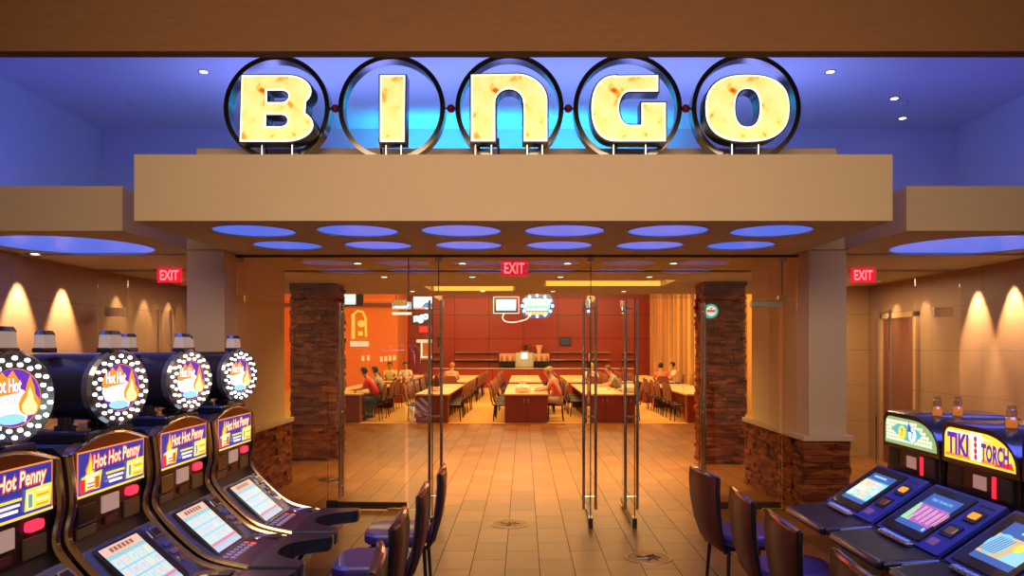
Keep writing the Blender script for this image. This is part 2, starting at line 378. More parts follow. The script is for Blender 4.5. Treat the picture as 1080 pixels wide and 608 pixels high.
# low ceiling of the vestibule with two slots (amber cove wash put into each as a glowing strip)
LZ = 2.98
def slotted(x0, x1, y0, y1, slots):
    mb = MB(); xs = sorted({x0, x1} | {a for s_ in slots for a in s_[:2]}); ys = sorted({y0, y1} | {a for s_ in slots for a in s_[2:]})
    for i in range(len(xs)-1):
        for j in range(len(ys)-1):
            cx, cy = (xs[i]+xs[i+1])/2, (ys[j]+ys[j+1])/2
            if any(s_[0] < cx < s_[1] and s_[2] < cy < s_[3] for s_ in slots): continue
            mb.box(xs[i], xs[i+1], ys[j], ys[j+1], LZ, LZ+.12, SOFFIT)
    for s_ in slots:
        mb.box(s_[0]-.05, s_[1]+.05, s_[2]-.05, s_[3]+.3, LZ+.4, LZ+.44, SOFFIT)
        mb.box(s_[0]-.05, s_[1]+.05, s_[3]+.01, s_[3]+.05, LZ+.12, LZ+.4, SOFFIT)
        mb.box(s_[0]-.05, s_[1]+.05, s_[2]-.05, s_[2]-.01, LZ+.12, LZ+.4, SOFFIT)
        for xx in (s_[0]-.05, s_[1]+.01): mb.box(xx, xx+.04, s_[2], s_[3], LZ+.12, LZ+.4, SOFFIT)
    return mb
slots = [(.35, 2.45, 12.1, 13.35), (-1.75, -.15, 13.3, 14.5)]
struct(slotted(-6.1, 6.3, YG+.02, 15.2, slots).build('ceiling_vestibule'))
struct(MB().box(-6.1, 6.3, 15.2, 15.3, LZ, 4.75, SOFFIT).build('wall_ceiling_step'))
for k, s_ in enumerate(slots):
    t = thing('cove_wash', f'amber glowing strip for the cove wash in the {("right", "left")[k]} ceiling slot behind the glass', 'cove light', ((s_[0]+s_[1])/2, s_[3]-.04, LZ+.10))
    L = (s_[1]-s_[0])/2-.05
    MB().box(-L, L, -.02, .03, -.09, -.01, E((1, .50, .07), 1.5)).build('wash_strip', t)  # cove wash on the slot face, put in as a glowing strip
    MB().box(-L, L, -.02, .035, -.01, .02, STEEL).build('strip_cap', t)
    light('AREA', 'cove_lamp', ((s_[0]+s_[1])/2, s_[3]-.15, LZ+.15), ((s_[0]+s_[1])/2, s_[3]-.4, LZ+.5), 25, AMB, s_[1]-s_[0], .1)
struct(MB().box(-12, 8, 15.3, 38.2, 4.75, 4.85, P('hall_ceiling', (.75, .6, .42), .8)).build('ceiling_hall'))
# piers beside the glass front, side walls of the vestibule with stone wainscot
def ledge(mb, x0, x1, y0, y1, z0, z1, seed=1, sides='fblr', h=.062):
    rnd = random.Random(seed); z = z0
    mb.box(x0+.03, x1-.03, y0+.03, y1-.03, z0, z1, STONE)
    while z < z1-.01:
        hh = min(h*rnd.uniform(.7, 1.35), z1-z)
        for sd, a0, a1 in (('f', x0, x1), ('b', x0, x1), ('l', y0, y1), ('r', y0, y1)):
            if sd not in sides: continue
            a = a0
            while a < a1-.02:
                b = min(a+rnd.uniform(.12, .36), a1)
                if a1-b < .06: b = a1
                p = rnd.uniform(-.022, .022)
                if sd == 'f': mb.box(a, b-.004, y0-p, y0+.06, z, z+hh-.005, STONE)
                if sd == 'b': mb.box(a, b-.004, y1-.06, y1+p, z, z+hh-.005, STONE)
                if sd == 'l': mb.box(x0-p, x0+.06, a, b-.004, z, z+hh-.005, STONE)
                if sd == 'r': mb.box(x1-.06, x1+p, a, b-.004, z, z+hh-.005, STONE)
                a = b
        z += hh
    return mb
for sd, xi, xo, s in (('left', -3.35, -3.77, -1), ('right', 3.20, 3.62, 1)):
    struct(MB().box(xi, xo, 8.5, 8.84, .86, 2.99, PLASTER).box(xi+.02*s, xo, 8.84, 10.7, .86, 2.99, PLASTER).build('wall_pier_'+sd), f'tan plaster pier {sd} of the glass doors')
    a, b = sorted((xi-.07*s, xo+.02*s))
    m = ledge(MB(), a, b, 8.45, 8.84, 0, .86, 3+s, 'flr' ); ledge(m, a, b, 8.85, 10.72, 0, .86, 5+s, 'lrb')
    struct(m.build('wall_wainscot_'+sd), f'ledge stone base of the {sd} pier')
    struct(MB().box(a-.03, b+.03, 8.40, 10.76, .86, .92, PLASTER).build('trim_%d' % (1 if s < 0 else 2), bevel=.008), 'plaster cap above the stone base')
for sd, a, b, yy in (('left', -3.90, -3.15, 12.7), ('right', 2.95, 3.62, 12.35)):
    struct(ledge(MB(), a, b, yy, yy+.7, 0, LZ-.005, 11+int(a), 'flr').build('wall_stone_column_'+sd), f'square ledge stone column behind the glass, {sd} side')
# corridor ends
for sd, a, b in (('left', -12, -4.3), ('right', 4.45, 8)):
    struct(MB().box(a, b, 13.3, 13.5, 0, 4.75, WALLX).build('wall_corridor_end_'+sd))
# hall shell
struct(MB().box(-12.2, -12, 13.4, 38.2, 0, 4.75, ORANGE).build('wall_hall_left'))
struct(MB().box(-5.8, 6.6, 38, 38.2, 0, 4.75, REDW).build('wall_back'), 'dark red wood panelled back wall of the hall')
mb = MB().box(-12, -5.8, 35, 38.2, 0, 4.75, ORANGE)
struct(mb.build('wall_orange'), 'orange wall at the far left of the hall')
struct(MB().box(-12, -5.75, 34.8, 35, 3.78, 3.95, P('dark_rail', (.16, .05, .03), .5)).build('trim_3'), 'dark rail along the orange wall')
struct(MB().box(6.4, 6.6, 13.5, 38, 0, 4.75, P('hall_side_plaster', (.72, .44, .2), .7)).build('wall_hall_right'))
FIN = P('oak_fin', (.55, .36, .16), .5, var=.15, stretch=(6, 6, .5)); CURT = P('amber_drape', (.85, .42, .10), .6, var=.1); REDFIN = P('red_panel', (.42, .07, .04), .5)
k = 0; y = 37.5
while y > 17:
    mm = (FIN, CURT, FIN, REDFIN)[k % 4]
    n = {0: 'trim_fin', 1: 'trim_drape_panel', 2: 'trim_fin', 3: 'trim_red_panel'}[k % 4]
    d = (.16, .05, .16, .07)[k % 4]; wd = (.22, .75, .22, .45)[k % 4]
    struct(MB().box(6.4-d, 6.41, y-wd, y, 0, 4.7, mm).build(n)); y -= wd+.08; k += 1
for yy in (20, 24, 28, 32, 36):
    light('SPOT', 'wall_uplight', (5.7, yy, .3), (6.4, yy, 2.6), 60, AMB, angle=80, blend=.8, soft=.1)
# doors in corridors
DOORW = P('dark_brown_door', (.20, .05, .02), .35, var=.2, scale=3, stretch=(5, 5, .6))
t = thing('door_5', 'dark brown wooden door in the right corridor wall', 'door', (RW-.02, 12.15, 0)); t['kind'] = 'structure'
MB().box(-.03, .02, -.5, .5, 0, 2.38, DOORW).build('door_panel', t, bevel=.004)
mb = MB(); mb.box(-.05, .02, -.58, -.5, 0, 2.46, WALLX); mb.box(-.05, .02, .5, .58, 0, 2.46, WALLX); mb.box(-.05, .02, -.58, .58, 2.38, 2.46, WALLX); mb.build('door_frame', t)
MB().tube([(-.03, -.42, 1.0), (-.08, -.42, 1.0), (-.08, -.42, 1.16), (-.03, -.42, 1.16)], .009, BRASS).build('door_handle', t)
struct(MB().box(LW, LW+.015, -.9, 10.4, 0, .12, DOORW).build('baseboard_left')); struct(MB().box(RW-.015, RW, -.9, 11.5, 0, .12, DOORW).build('baseboard_right'))

# ------------------------------------------------------------------ glass front and doors
gt = .012
def pane(x0, x1, y, z0, z1, name, parent=None):
    return MB().box(x0, x1, y, y+gt, z0, z1, GLASS).build(name, parent)
DT = 2.46
t = thing('window_1', 'clear glass front between the two tan piers', 'window', (0, YG, 0)); t['kind'] = 'structure'
for a, b in ((-3.34, -.99), (-.985, .785), (.79, 3.19)): pane(a, b, 0, DT+.012, 2.965, 'transom_pane', t)
pane(-3.34, -2.30, 0, .01, DT, 'side_pane', t); pane(-1.34, -.99, 0, .01, DT, 'side_pane', t); pane(3.02, 3.19, 0, .01, DT, 'side_pane', t)
MB().box(-3.35, 3.20, -.02, .03, 2.955, 2.98, P('header_channel', (.07, .06, .05), .4, .5)).build('header_channel', t)
mb = MB()
for xx in (-.99, .787, -1.34, 3.02): mb.box(xx-.004, xx+.004, -.004, gt+.004, DT, 2.96, P('seam', (.03, .03, .03), .4))
mb.build('seam', t)
for xx in (-3.3, -.99, .787, 3.02):
    MB().box(xx-.05, xx+.05, -.02, .035, DT-.03, DT+.05, BRASS).build('patch_fitting', t, bevel=.004)
    MB().box(xx-.04, xx+.04, -.015, .03, 2.90, 2.955, STEEL).build('patch_fitting', t, bevel=.004)
MB().box(2.65, 3.02, -.03, .04, DT-.09, DT-.01, STEEL).build('closer_bar', t, bevel=.006)
def leaf(name, label, hinge, width, ang, handle_from_free=.28, two=True):
    """door leaf; local x runs from hinge to the free edge"""
    t = thing(name, label, 'door', (hinge[0], hinge[1], 0), ang); t['kind'] = 'structure'
    MB().box(.02, width, -gt/2, gt/2, .10, DT-.02, GLASS).build('glass_pane', t)
    MB().box(.0, width, -.02, .02, .015, .10, P('dark_bronze', (.11, .06, .03), .3, .8)).build('bottom_rail', t, bevel=.004)
    MB().box(.0, .16, -.022, .022, DT-.07, DT, BRASS).build('top_patch', t, bevel=.004)
    MB().box(-.02, .22, -.03, .03, .0, .035, BRASS).build('floor_pivot', t, bevel=.004)
    MB().box(width-.001, width+.004, -gt/2, gt/2, .10, DT-.02, P('glass_edge', (.02, .05, .04), .2)).build('glass_edge', t)
    MB().box(width-.13, width+.012, -.024, .024, .0, .11, BLACK).build('end_shoe', t, bevel=.004)
    xh = width-handle_from_free
    for s in (-1, 1):
        h = MB().cyl((xh, s*.065, .14), (xh, s*.065, DT-.04), .016, CHROME, seg=14).build('pull_handle', t, smooth=True)
        mb = MB()
        for zz in (.28, 1.15, DT-.14): mb.cyl((xh, s*.005, zz), (xh, s*.065, zz), .009, CHROME, seg=8)
        mb.build('standoff', h)
    return t
# the two central leaves and one right leaf stand open towards the gaming floor
leaf('door_1', 'open glass door leaf at the left of the central doorway', (-.96, YG+.15), 1.0, -PI/2)
leaf('door_2', 'open glass door leaf at the right of the central doorway', (.76, YG+.15), 1.03, math.radians(-93))
leaf('door_3', 'open glass door leaf left of the right doorway', (1.19, YG+.30), 1.18, math.radians(-91))
leaf('door_4', 'closed glass door leaf with a dark bottom rail, left of the central doorway', (-1.36, YG), .93, math.radians(180-2), .16)
leaf('door_6', 'closed glass door leaf beside the right pier', (3.0, YG), .95, math.radians(180), .05)
# side corridor glass walls
for n_, (a, b, hx_) in enumerate(((LW, -3.79, -4.98), (3.64, RW, 4.93))):
    t = thing('window_%d' % (n_+2), f'glass screen across the {("left", "right")[n_]} side corridor', 'window', (0, 10.5, 0)); t['kind'] = 'structure'
    pane(a+.01, hx_-.5, 0, .01, 2.98, 'glass_pane', t); pane(hx_-.49, hx_+.49, 0, .01, 2.98, 'glass_pane', t); pane(hx_+.5, b-.01, 0, .01, 2.98, 'glass_pane', t)
    for s in (-.06, .12):
        MB().cyl((hx_+s, -.05, .3), (hx_+s, -.05, 2.42), .02, CHROME, seg=12).build('pull_handle', t, smooth=True)
    MB().box(a+.01, b-.01, -.01, .02, 2.96, 3.0, STEEL).build('header_channel', t)
    e = a+.25 if n_ == 0 else b-.25
    MB().box(e-.13, e+.13, -.03, .04, 2.33, 2.45, STEEL).build('patch_fitting', t, bevel=.004)
# exit signs
def exit_sign(x, y, label):
    t = thing('exit_sign', label, 'exit sign', (x, y, 2.78), 0, 'red exit signs')
    MB().box(-.165, .165, -.012, .012, 0, .2, E((.85, .01, .03), 1.0)).build('lit_panel', t, bevel=.003)
    a = Art((0, -.0135, .1), (1, 0, 0), (0, 0, 1), (0, -1, 0)); a.text('EXIT', 0, 0, .25, .135, E((1, .22, .24), 1.6), .02); a.build('lettering', t)
    MB().box(-.17, .17, -.02, .02, .195, .225, STEEL).build('mounting_bar', t)
exit_sign(-.11, 9.35, 'red EXIT sign hanging behind the glass above the central doorway')
exit_sign(-4.78, 10.25, 'red EXIT sign in the left side passage')
exit_sign(4.59, 10.25, 'red EXIT sign in the right side passage')

# ------------------------------------------------------------------ downlights, detectors
def downlight(x, y, z, label, grp, power=0, aim=None, angle=50, col=WARM):
    t = thing('downlight', label, 'ceiling light', (x, y, z), 0, grp)
    MB().cyl((0, 0, -.004), (0, 0, -.001), .042, E((1, .92, .78), 6), seg=16).build('diffuser', t)
    MB().lathe([(.045, -.006), (.06, -.006), (.062, 0), (.045, 0), (.045, -.006)], STEEL, 16, caps=False).build('trim_ring', t)
    if power:
        light('SPOT', 'downlight_lamp', (0, 0, -.03), aim or (0, 0, -2), power, col, angle=angle, blend=.6, soft=.02, parent=t)
pos = 0
for i, (x, y) in enumerate(((-5.7, 8.0), (-5.7, 8.85), (-5.7, 9.7))):
    downlight(x, y, 3.0, f'{ORD[i]} wall-washing downlight along the left passage wall', 'downlights along the left wall', 430, (-.22, 0, -1.7), 50)
for i, (x, y) in enumerate(((-5.68, 11.0), (-5.68, 11.8), (-5.68, 12.6), (-4.83, 9.6))):
    downlight(x, y, 3.0, f'{ORD[i]} small downlight at the rear of the left passage', 'downlights in the left passage', 70, (-.2 if x < -5 else 0, 0, -1.2), 52)
for i, (x, y) in enumerate(((5.85, 8.5), (5.85, 9.35), (5.85, 10.1))):
    downlight(x, y, 3.0, f'{ORD[i]} wall-washing downlight along the right passage wall', 'downlights along the right wall', 430, (.22, 0, -1.7), 50)
for i, (x, y) in enumerate(((5.8, 11.4), (5.8, 12.3), (4.9, 9.95))):
    downlight(x, y, 3.0, f'{ORD[i]} small downlight at the rear of the right passage', 'downlights in the right passage', 70, (.22 if x > 5.5 else 0, 0, -1.2), 52)
for r, y in enumerate((9.7, 11.55, 14.5)):
    for i, x in enumerate((-2.12, -.78, .565, 1.92)):
        downlight(x, y, LZ, f'{ORD[i]} downlight from the left in the {ORD[r]} row behind the glass', 'downlights in the vestibule ceiling', 22 if r < 2 else 30, None, 75, (1, .6, .25))
for i, x in enumerate((-3.54, 3.4)):
    downlight(x, 8.4, 4.96, f'small spotlight in the {("left", "right")[i]} part of the blue recess ceiling', 'spotlights in the blue recess')
for i, x in enumerate((4.55, 5.05)):
    downlight(x, 9.3+.8*i, 4.96, f'{("nearer", "farther")[i]} disc for a reflected spotlight at the far right of the blue recess', 'spotlights in the blue recess')  # reflected spots, put in as glowing discs on the ceiling
for i, (x, y) in enumerate(((-4.87, 9.42), (4.74, 9.45))):
    o = MB().lathe([(.0, -.035), (.035, -.033), (.055, -.018), (.06, 0), (0, 0)], P('detector_white', (.6, .6, .6), .5), 16).build('smoke_detector', loc=(x, y, 4.96))
    tag(o, f'small smoke detector on the {("left", "right")[i]} part of the blue ceiling', 'smoke detector')

# ------------------------------------------------------------------ BINGO sign
YL = 6.62; k = YL/800
def px(p): return (p[0]-552)*k, (367-p[1])*k
def arc(cx, cy, rx, ry, a0, a1, n=12, pw=1.0):
    o = []
    for i in range(n+1):
        a = math.radians(a0+(a1-a0)*i/n); c, s = math.cos(a), math.sin(a)
        o.append((cx+rx*math.copysign(abs(c)**pw, c), cy-ry*math.copysign(abs(s)**pw, s)))
    return o
B_o = [(255, 79.5), (304, 79.5)]+arc(304, 96, 24, 16.5, 90, -40, 10)+arc(301, 131.5, 29, 17.5, 45, -90, 12)+[(253, 149)]
B_h1 = [(281, 95)]+arc(297, 101.5, 7.5, 6.5, 90, -90, 8)+[(281, 108)]
B_h2 = [(280, 120.5)]+arc(296, 127, 7.5, 6.5, 90, -90, 8)+[(280, 133.5)]
I_o = [(401, 79.5), (427, 79.5), (426, 149), (401, 149)]
N_o = [(497, 79), (545, 78)]+arc(545, 106, 32, 28, 88, 0, 10)+[(577, 148.5), (552.5, 148.5)]+[(552.5, 108)]+arc(537, 108, 15, 14.5, 0, 180, 12)+[(522, 148.5), (497, 148.5)]
G_o = [(694, 79.5), (650, 80)]+arc(650, 114, 26, 34.5, 90, 270, 16, .85)+[(702, 148.5), (702, 108.5), (677, 108.5), (677, 132), (664, 132)]+arc(664, 114, 11.5, 18, 270, 90, 10)[0:]+[(694, 96)]
O_o = arc(788.5, 114, 44, 35, 0, 359, 40, .8)[:-1]
O_h = arc(788.5, 113.5, 13.5, 20.5, 0, 359, 28, .85)[:-1]
specs = [('B', [B_o, B_h1, B_h2], 291.3, (274, 306), 56), ('I', [I_o], 412.8, (406, 422), 56.4), ('N', [N_o], 537.3, (501, 518, 556, 572), 57.3),
         ('G', [G_o], 662.2, (648, 682), 57.4), ('O', [O_o, O_h], 787.5, (774, 802), 57.7)]
RING = P('ring_bronze_chrome', (.16, .14, .12), .16, .95, var=.2, scale=2)
CH = P('channel_black', (.02, .025, .02), .25, .6); EDGE = E((1, .93, .72), 1.5); REDB = P('red_ball', (.35, .01, .04), .25, coat=.5)
words_ = {'B': 'leftmost ring, letter B', 'I': 'second ring, letter I', 'N': 'middle ring, letter n', 'G': 'fourth ring, letter G', 'O': 'rightmost ring, letter O'}
for n_, (ch, loops, rc, posts, rr) in enumerate(specs):
    cx = (rc-552)*k
    t = thing('illuminated_letter', f'glowing yellow channel letter on the canopy, {words_[ch]}', 'sign letter', (cx, YL, 3.545), 0, 'glowing BINGO letters above the entrance')
    LL = [[(px(p)[0]-cx, px(p)[1]) for p in lp] for lp in loops]
    zz = 1.9-3.545
    curve_solid('letter_channel', LL, .16, CH, .014, t, (0, .09, zz))
    curve_solid('lit_edge', LL, .012, EDGE, .002, t, (0, .006, zz))
    curve_solid('letter_face', LL, .012, LETTER, -.013, t, (0, .002, zz))
    mb = MB(); R = rr*6.8/800; cz = 1.9+(367-113.5)*6.8/800-3.545; n = 72; rs = []
    cxr = (rc-552)*6.8/800-cx
    for (r_, y_) in ((R, .19), (R, .33), (R-.043, .33), (R-.043, .19)):
        rs.append([(cxr+r_*math.sin(2*PI*i/n), y_, cz+r_*math.cos(2*PI*i/n)) for i in range(n)])
    mb.loft(rs+[rs[0]], RING, caps=False).build('ring', t, smooth=True)
    for p in posts:
        x = (p-552)*k-cx
        MB().cyl((x, .06, -.005), (x, .06, .17), .014, CHROME, seg=10).build('post', t, smooth=True)
    MB().tube([(cxr-.1, .14, .22), (cxr-.1, .26, .10), (cxr-.1, .26, 0)], .012, CHROME).build('bracket', t)
    if n_ < 4:
        nx = (specs[n_+1][2]+rc)/2; xx = (nx-552)*6.8/800-cx
        b = MB().sphere((xx, .24, cz+.01), .038, REDB, 16, 10).cyl((xx-.06, .24, cz+.01), (xx+.06, .24, cz+.01), .008, REDB, seg=8).build('connector_ball', t, smooth=True)

# ------------------------------------------------------------------ slot machines, left bank
def catmull(pts, n=6):
    o = []; P_ = [pts[0]]+list(pts)+[pts[-1]]
    for i in range(1, len(P_)-2):
        a, b, c, d = [Vector(q) for q in P_[i-1:i+3]]
        for j in range(n):
            t = j/n; o.append(tuple(.5*((2*b)+(c-a)*t+(2*a-5*b+4*c-d)*t*t+(3*b-a-3*c+d)*t**3)))
    o.append(tuple(pts[-1])); return o
YEL = E((1, .72, .06), 1.2); CREAM = E((1, .88, .66), 1.3); REDL = E((.9, .03, .03), 1.1); PURP = E((.07, .05, .50), 1.0); WH = E((1, .95, .93), 2.2); ORG = E((1, .30, .02), 1.2)
PINK = E((1, .35, .45), 1.1); CYAN = E((.35, .85, .95), 1.1)
def flame_pts(cx, cy, h):
    sh = [(0, 0), (.16, .02), (.27, .12), (.30, .28), (.24, .42), (.16, .52), (.14, .68), (.02, 1.0), (-.06, .80), (-.10, .62), (-.20, .50), (-.29, .34), (-.27, .14), (-.15, .03)]
    return [(cx+x*h, cy+y*h) for x, y in sh]
def slot_left(i):
    t = slotL
    return t
SW = .70
def make_left():
    t = thing('slot_machine', '', 'slot machine')
    h = SW/2
    prof = [(-.48, 0), (.12, 0), (.16, .45), (.36, .56), (.47, .60), (.47, .64), (.27, .672), (.20, .72), (.10, .80), (.03, .87), (-.015, .93), (-.05, 1.0), (-.065, 1.1), (-.05, 1.19), (-.05, 1.40), (-.1, 1.44), (-.48, 1.44)]
    MB().prism(prof, -h+.02, h-.02, DARK).build('cabinet', t)
    # side rails (chrome/gold swept edges)
    rail = catmull([(-.03, 0, 1.40), (-.01, 0, 1.2), (-.035, 0, 1.05), (.0, 0, .96), (.13, 0, .82), (.28, 0, .71), (.50, 0, .655)], 5)
    for s in (-1, 1):
        MB().tube([(x, s*(h-.022), z) for x, _, z in rail], .02, GOLDTRIM, 8).build('side_rail', t, smooth=True)
    # gold arched header round the glass
    out = [(-h+.02, 1.20), (-h+.02, 1.405)]+[(-h+.02+(SW-.04)*j/14, 1.405+.07*math.sin(PI*j/14)) for j in range(1, 14)]+[(h-.02, 1.405), (h-.02, 1.20)]
    MB().prism(out, -.09, -.018, P('amber_header', (.36, .17, .06), .22, .7, var=.3, scale=8), 'x').build('header', t, bevel=.004)
    MB().tube([(-.02, a, b) for a, b in out[1:-1]], .008, CHROME, 6).build('header_trim', t, smooth=True)
    # backlit glass
    W2 = .285; a = Art((-.016, 0, 1.31), (0, 1, 0), (0, 0, 1), (1, 0, 0))
    a.rect(-W2, -.115, W2, .10, ORG); a.rect(-W2+.006, -.105, W2-.006, .094, PURP)
    a.rect(-W2+.014, -.098, W2-.014, .088, E((.03, .04, .34), 1)); a.rect(-W2, -.115, W2, -.104, YEL)
    a.poly(flame_pts(-.19, -.03, .12), ORG); a.poly(flame_pts(-.19, -.025, .085), YEL)
    a.text('Hot Hot Penny', .035, .035, .42, .10, REDL, .07, .12, .03); a.text('Hot Hot Penny', .035, .036, .405, .085, E((1, .74, .40), 1.5), .02, .12, .03)
    a.poly([(-.27, -.09), (-.12, -.09), (-.10, -.005), (-.26, -.02)], YEL); a.rect(-.272, -.095, -.235, -.03, REDL)
    a.rect(-.225, -.08, -.17, -.03, CREAM); a.rect(-.16, -.085, -.125, -.03, E((.55, .16, .03), 1)); a.rect(-.235, -.024, -.135, -.012, CREAM)
    a.poly([(.10, -.09), (.26, -.09), (.27, .005), (.11, .0)], YEL); a.rect(.115, -.085, .155, -.015, CREAM); a.rect(.122, -.078, .148, -.022, E((.2, .4, .25), 1))
    for j in range(4): a.rect(.17, -.078+.02*j, .245, -.07+.02*j, CREAM if j % 2 else ORG)
    for j in range(3): a.rect(-.08+.012*j, -.035-.022*j, .08-.012*j, -.024-.022*j, (YEL, CREAM, WH)[j])
    for j in range(9): a.rect(-.235+.012*(j % 3), -.09+.017*(j//3), -.205+.012*(j % 3), -.083+.017*(j//3), REDL)
    a.build('game_glass', t)
    # lower panel: speaker cups, card window, bill acceptor
    mb = MB(); mb.box(-.055, -.035, -.285, .285, 1.0, 1.185, P('dark_bronze_plate', (.07, .035, .03), .3, .5)); mb.build('bill_panel', t)
    MB().box(-.036, -.022, -.27, -.12, 1.06, 1.16, BLACK).build('speaker', t, bevel=.01)
    MB().box(-.036, -.026, -.27, -.12, 1.0, 1.05, P('taupe_plate', (.22, .17, .10), .4, .4)).build('speaker_cup', t, bevel=.006)
    MB().box(-.036, -.024, -.07, .07, 1.08, 1.165, E((.6, .36, .30), .6)).build('card_window', t, bevel=.003)
    MB().box(-.036, -.022, -.05, .05, 1.02, 1.06, P('maroon_plate', (.16, .02, .03), .4)).build('ticket_slot', t, bevel=.003)
    mb = MB(); pts = rrect(.10, .045, .018, 4, .185, 1.145); mb.prism(pts, -.036, -.016, E((1, .03, .08), 1.5), 'x'); mb.build('bill_light', t)
    MB().box(-.036, -.024, .12, .26, 1.01, 1.10, P('taupe_plate', (.22, .17, .10), .4, .4)).build('bill_acceptor', t, bevel=.004)
    # console plate following the slope, with screen
    O = Vector((.006, 0, .935)); Bt = Vector((.285, 0, .68)); V = (O-Bt); L = V.length; V.normalize(); N = Vector((-V.z, 0, V.x)); N = N if N.z > 0 else -N
    def at(u, v, nn=0): return Bt+Vector((0, u, 0))+V*v+N*nn
    mb = MB(); u = .325
    mb.loft([[at(-u, -.01, -.01), at(u, -.01, -.01), at(u, -.01, .016), at(-u, -.01, .016)], [at(-u, L*.5, -.03), at(u, L*.5, -.03), at(u, L*.5, -.0), at(-u, L*.5, -.0)], [at(-u, L+.01, -.02), at(u, L+.01, -.02), at(u, L+.01, .012), at(-u, L+.01, .012)]], CONSOLE)
    mb.build('console_plate', t, bevel=.004)
    mb = MB(); mb.loft([[at(a_, b_, .002) for a_, b_ in rrect(.43, L-.01, .02, 3, -.03, L/2)], [at(a_, b_, .018) for a_, b_ in rrect(.42, L-.02, .02, 3, -.03, L/2)]], BLACK).build('screen_bezel', t)
    a = Art(at(-.045, L/2, .0185), (0, 1, 0), V, N)
    sw, sh = .165, L/2-.022
    a.rect(-sw, -sh, sw, sh, E((.34, .62, .66), 1.0)); a.rect(-sw, sh-.05, sw, sh, E((.85, .55, .45), 1)); [a.rect(-.10+.034*j, sh-.038, -.076+.034*j, sh-.012, E((.35, .12, .05), 1), k=2) for j in range(6)]
    a.rect(-sw, -sh, sw, -sh+.03, E((.55, .60, .75), 1)); a.rect(-sw, -sh+.045, sw, -sh+.06, E((.95, .2, .3), 1))
    cols = [E((.85, .62, .55), 1), E((.45, .72, .85), 1), E((.9, .78, .5), 1), E((.6, .85, .65), 1), E((.82, .6, .8), 1)]
    rnd = random.Random(4)
    for r in range(3):
        for c in range(5):
            x = -sw+.033+.066*c; y_ = -sh+.095+.068*r
            a.rect(x-.029, y_-.029, x+.029, y_+.029, E((.68, .80, .84), 1), k=3); a.disc(x, y_, .019, rnd.choice(cols), 9, k=4); a.rect(x-.009, y_-.012, x+.01, y_+.011, rnd.choice(cols), k=5)
    a.build('game_screen', t)
    # right-hand strip: ticket slot and stickers
    mb = MB()
    mb.loft([[at(a_, b_, .006) for a_, b_ in rrect(.09, .07, .01, 2, .265, L-.06)], [at(a_, b_, .017) for a_, b_ in rrect(.085, .065, .01, 2, .265, L-.06)]], CHROME).build('ticket_bezel', t)
    MB().loft([[at(a_, b_, .017) for a_, b_ in rrect(.06, .045, .006, 2, .265, L-.06)], [at(a_, b_, .0185) for a_, b_ in rrect(.06, .045, .006, 2, .265, L-.06)]], BLACK).build('ticket_slot', t)
    for j in range(3):
        MB().loft([[at(a_, b_, .006) for a_, b_ in rrect(.07, .035, .008, 2, .265, L-.15-.055*j)], [at(a_, b_, .012) for a_, b_ in rrect(.065, .03, .008, 2, .265, L-.15-.055*j)]], (P('sticker_blue', (.08, .12, .5), .3), P('sticker_mauve', (.3, .15, .35), .3), CHROME)[j]).build('info_plate', t)
    # button deck
    deck = MB(); dz = lambda x: .682-.06*(x-.28)
    deck.loft([[(x, y_, dz(x)-.02), (x, y_, dz(x))] for x, y_ in []] or [[(.27, -u, .655), (.27, u, .655), (.27, u, .695), (.27, -u, .695)], [(.37, -u, .65), (.37, u, .65), (.37, u, .682), (.37, -u, .682)], [(.50, -u, .63), (.50, u, .63), (.50, u, .668), (.50, -u, .668)]], P('plum_deck', (.16, .07, .10), .22, .5, var=.2))
    deck.build('button_deck', t, bevel=.004)
    b0 = None
    for r in range(2):
        for c in range(7):
            m = CHROME if (c < 6) else E((.9, .1, .08), 1)
            MB().box(-.016, .016, -.015, .015, 0, .012, P('ivory_button', (.55, .5, .5), .3) if c < 6 else m).build('button', t, bevel=.004, loc=(.325+.045*r, -.22+.05*c, dz(.325+.045*r)-.001), rot=(0, math.radians(7), 0))
    MB().lathe([(.0, .014), (.02, .014), (.024, .004), (.028, 0)], CHROME, 14, (.35, .20, dz(.35)-.004)).build('spin_button', t, smooth=True)
    MB().box(.33, .47, .22, .31, .676, .684, BLACK).build('coin_slot_plate', t, bevel=.003)
    # padded bolster with a horn at either end
    inner = [(.50, -h), (.50, -.24), (.485, -.12), (.485, .12), (.50, .24), (.50, h)]
    outer = [(.80, -h+.0), (.79, -h+.10), (.66, -h+.17), (.575, -.08), (.575, .08), (.66, h-.17), (.79, h-.10), (.80, h)]
    o1 = [tuple(q) for q in catmull([(a_, b_, 0) for a_, b_ in outer], 4)]
    pl = [(x, y_) for x, y_, _ in o1]+inner[::-1]
    rs = []
    for zz, ins in ((.585, .02), (.60, .0), (.655, 0), (.672, .02)):
        cx_ = .6; rs.append([(cx_+(x-cx_)*(1-ins*1.5) , y_*(1-ins), zz) for x, y_ in pl])
    MB().loft(rs, P('black_leather_pad', (.016, .018, .032), .3, coat=.4)).build('armrest_bolster', t, smooth=True)
    mb = MB(); mb.loft([[(.44, -.22, .3), (.44, .22, .3), (.12, .22, .3), (.12, -.22, .3)], [(.62, -.26, .585), (.62, .26, .585), (.12, .26, .585), (.12, -.26, .585)]], BLACK).build('console_underside', t)
    # topper: drum, light ring, face, bulbs, posts, candle lamps
    mb = MB()
    for s in (-.13, .13):
        mb = MB(); mb.cyl((-.17, s, 1.42), (-.17, s, 1.56), .035, BLACK, seg=14).cyl((-.17, s, 1.50), (-.17, s, 1.52), .05, BLACK, seg=14); mb.build('topper_post', t, smooth=True)
    MB().box(-.40, -.02, -.2, .2, 1.44, 1.50, BLACK).build('topper_bracket', t, bevel=.015)
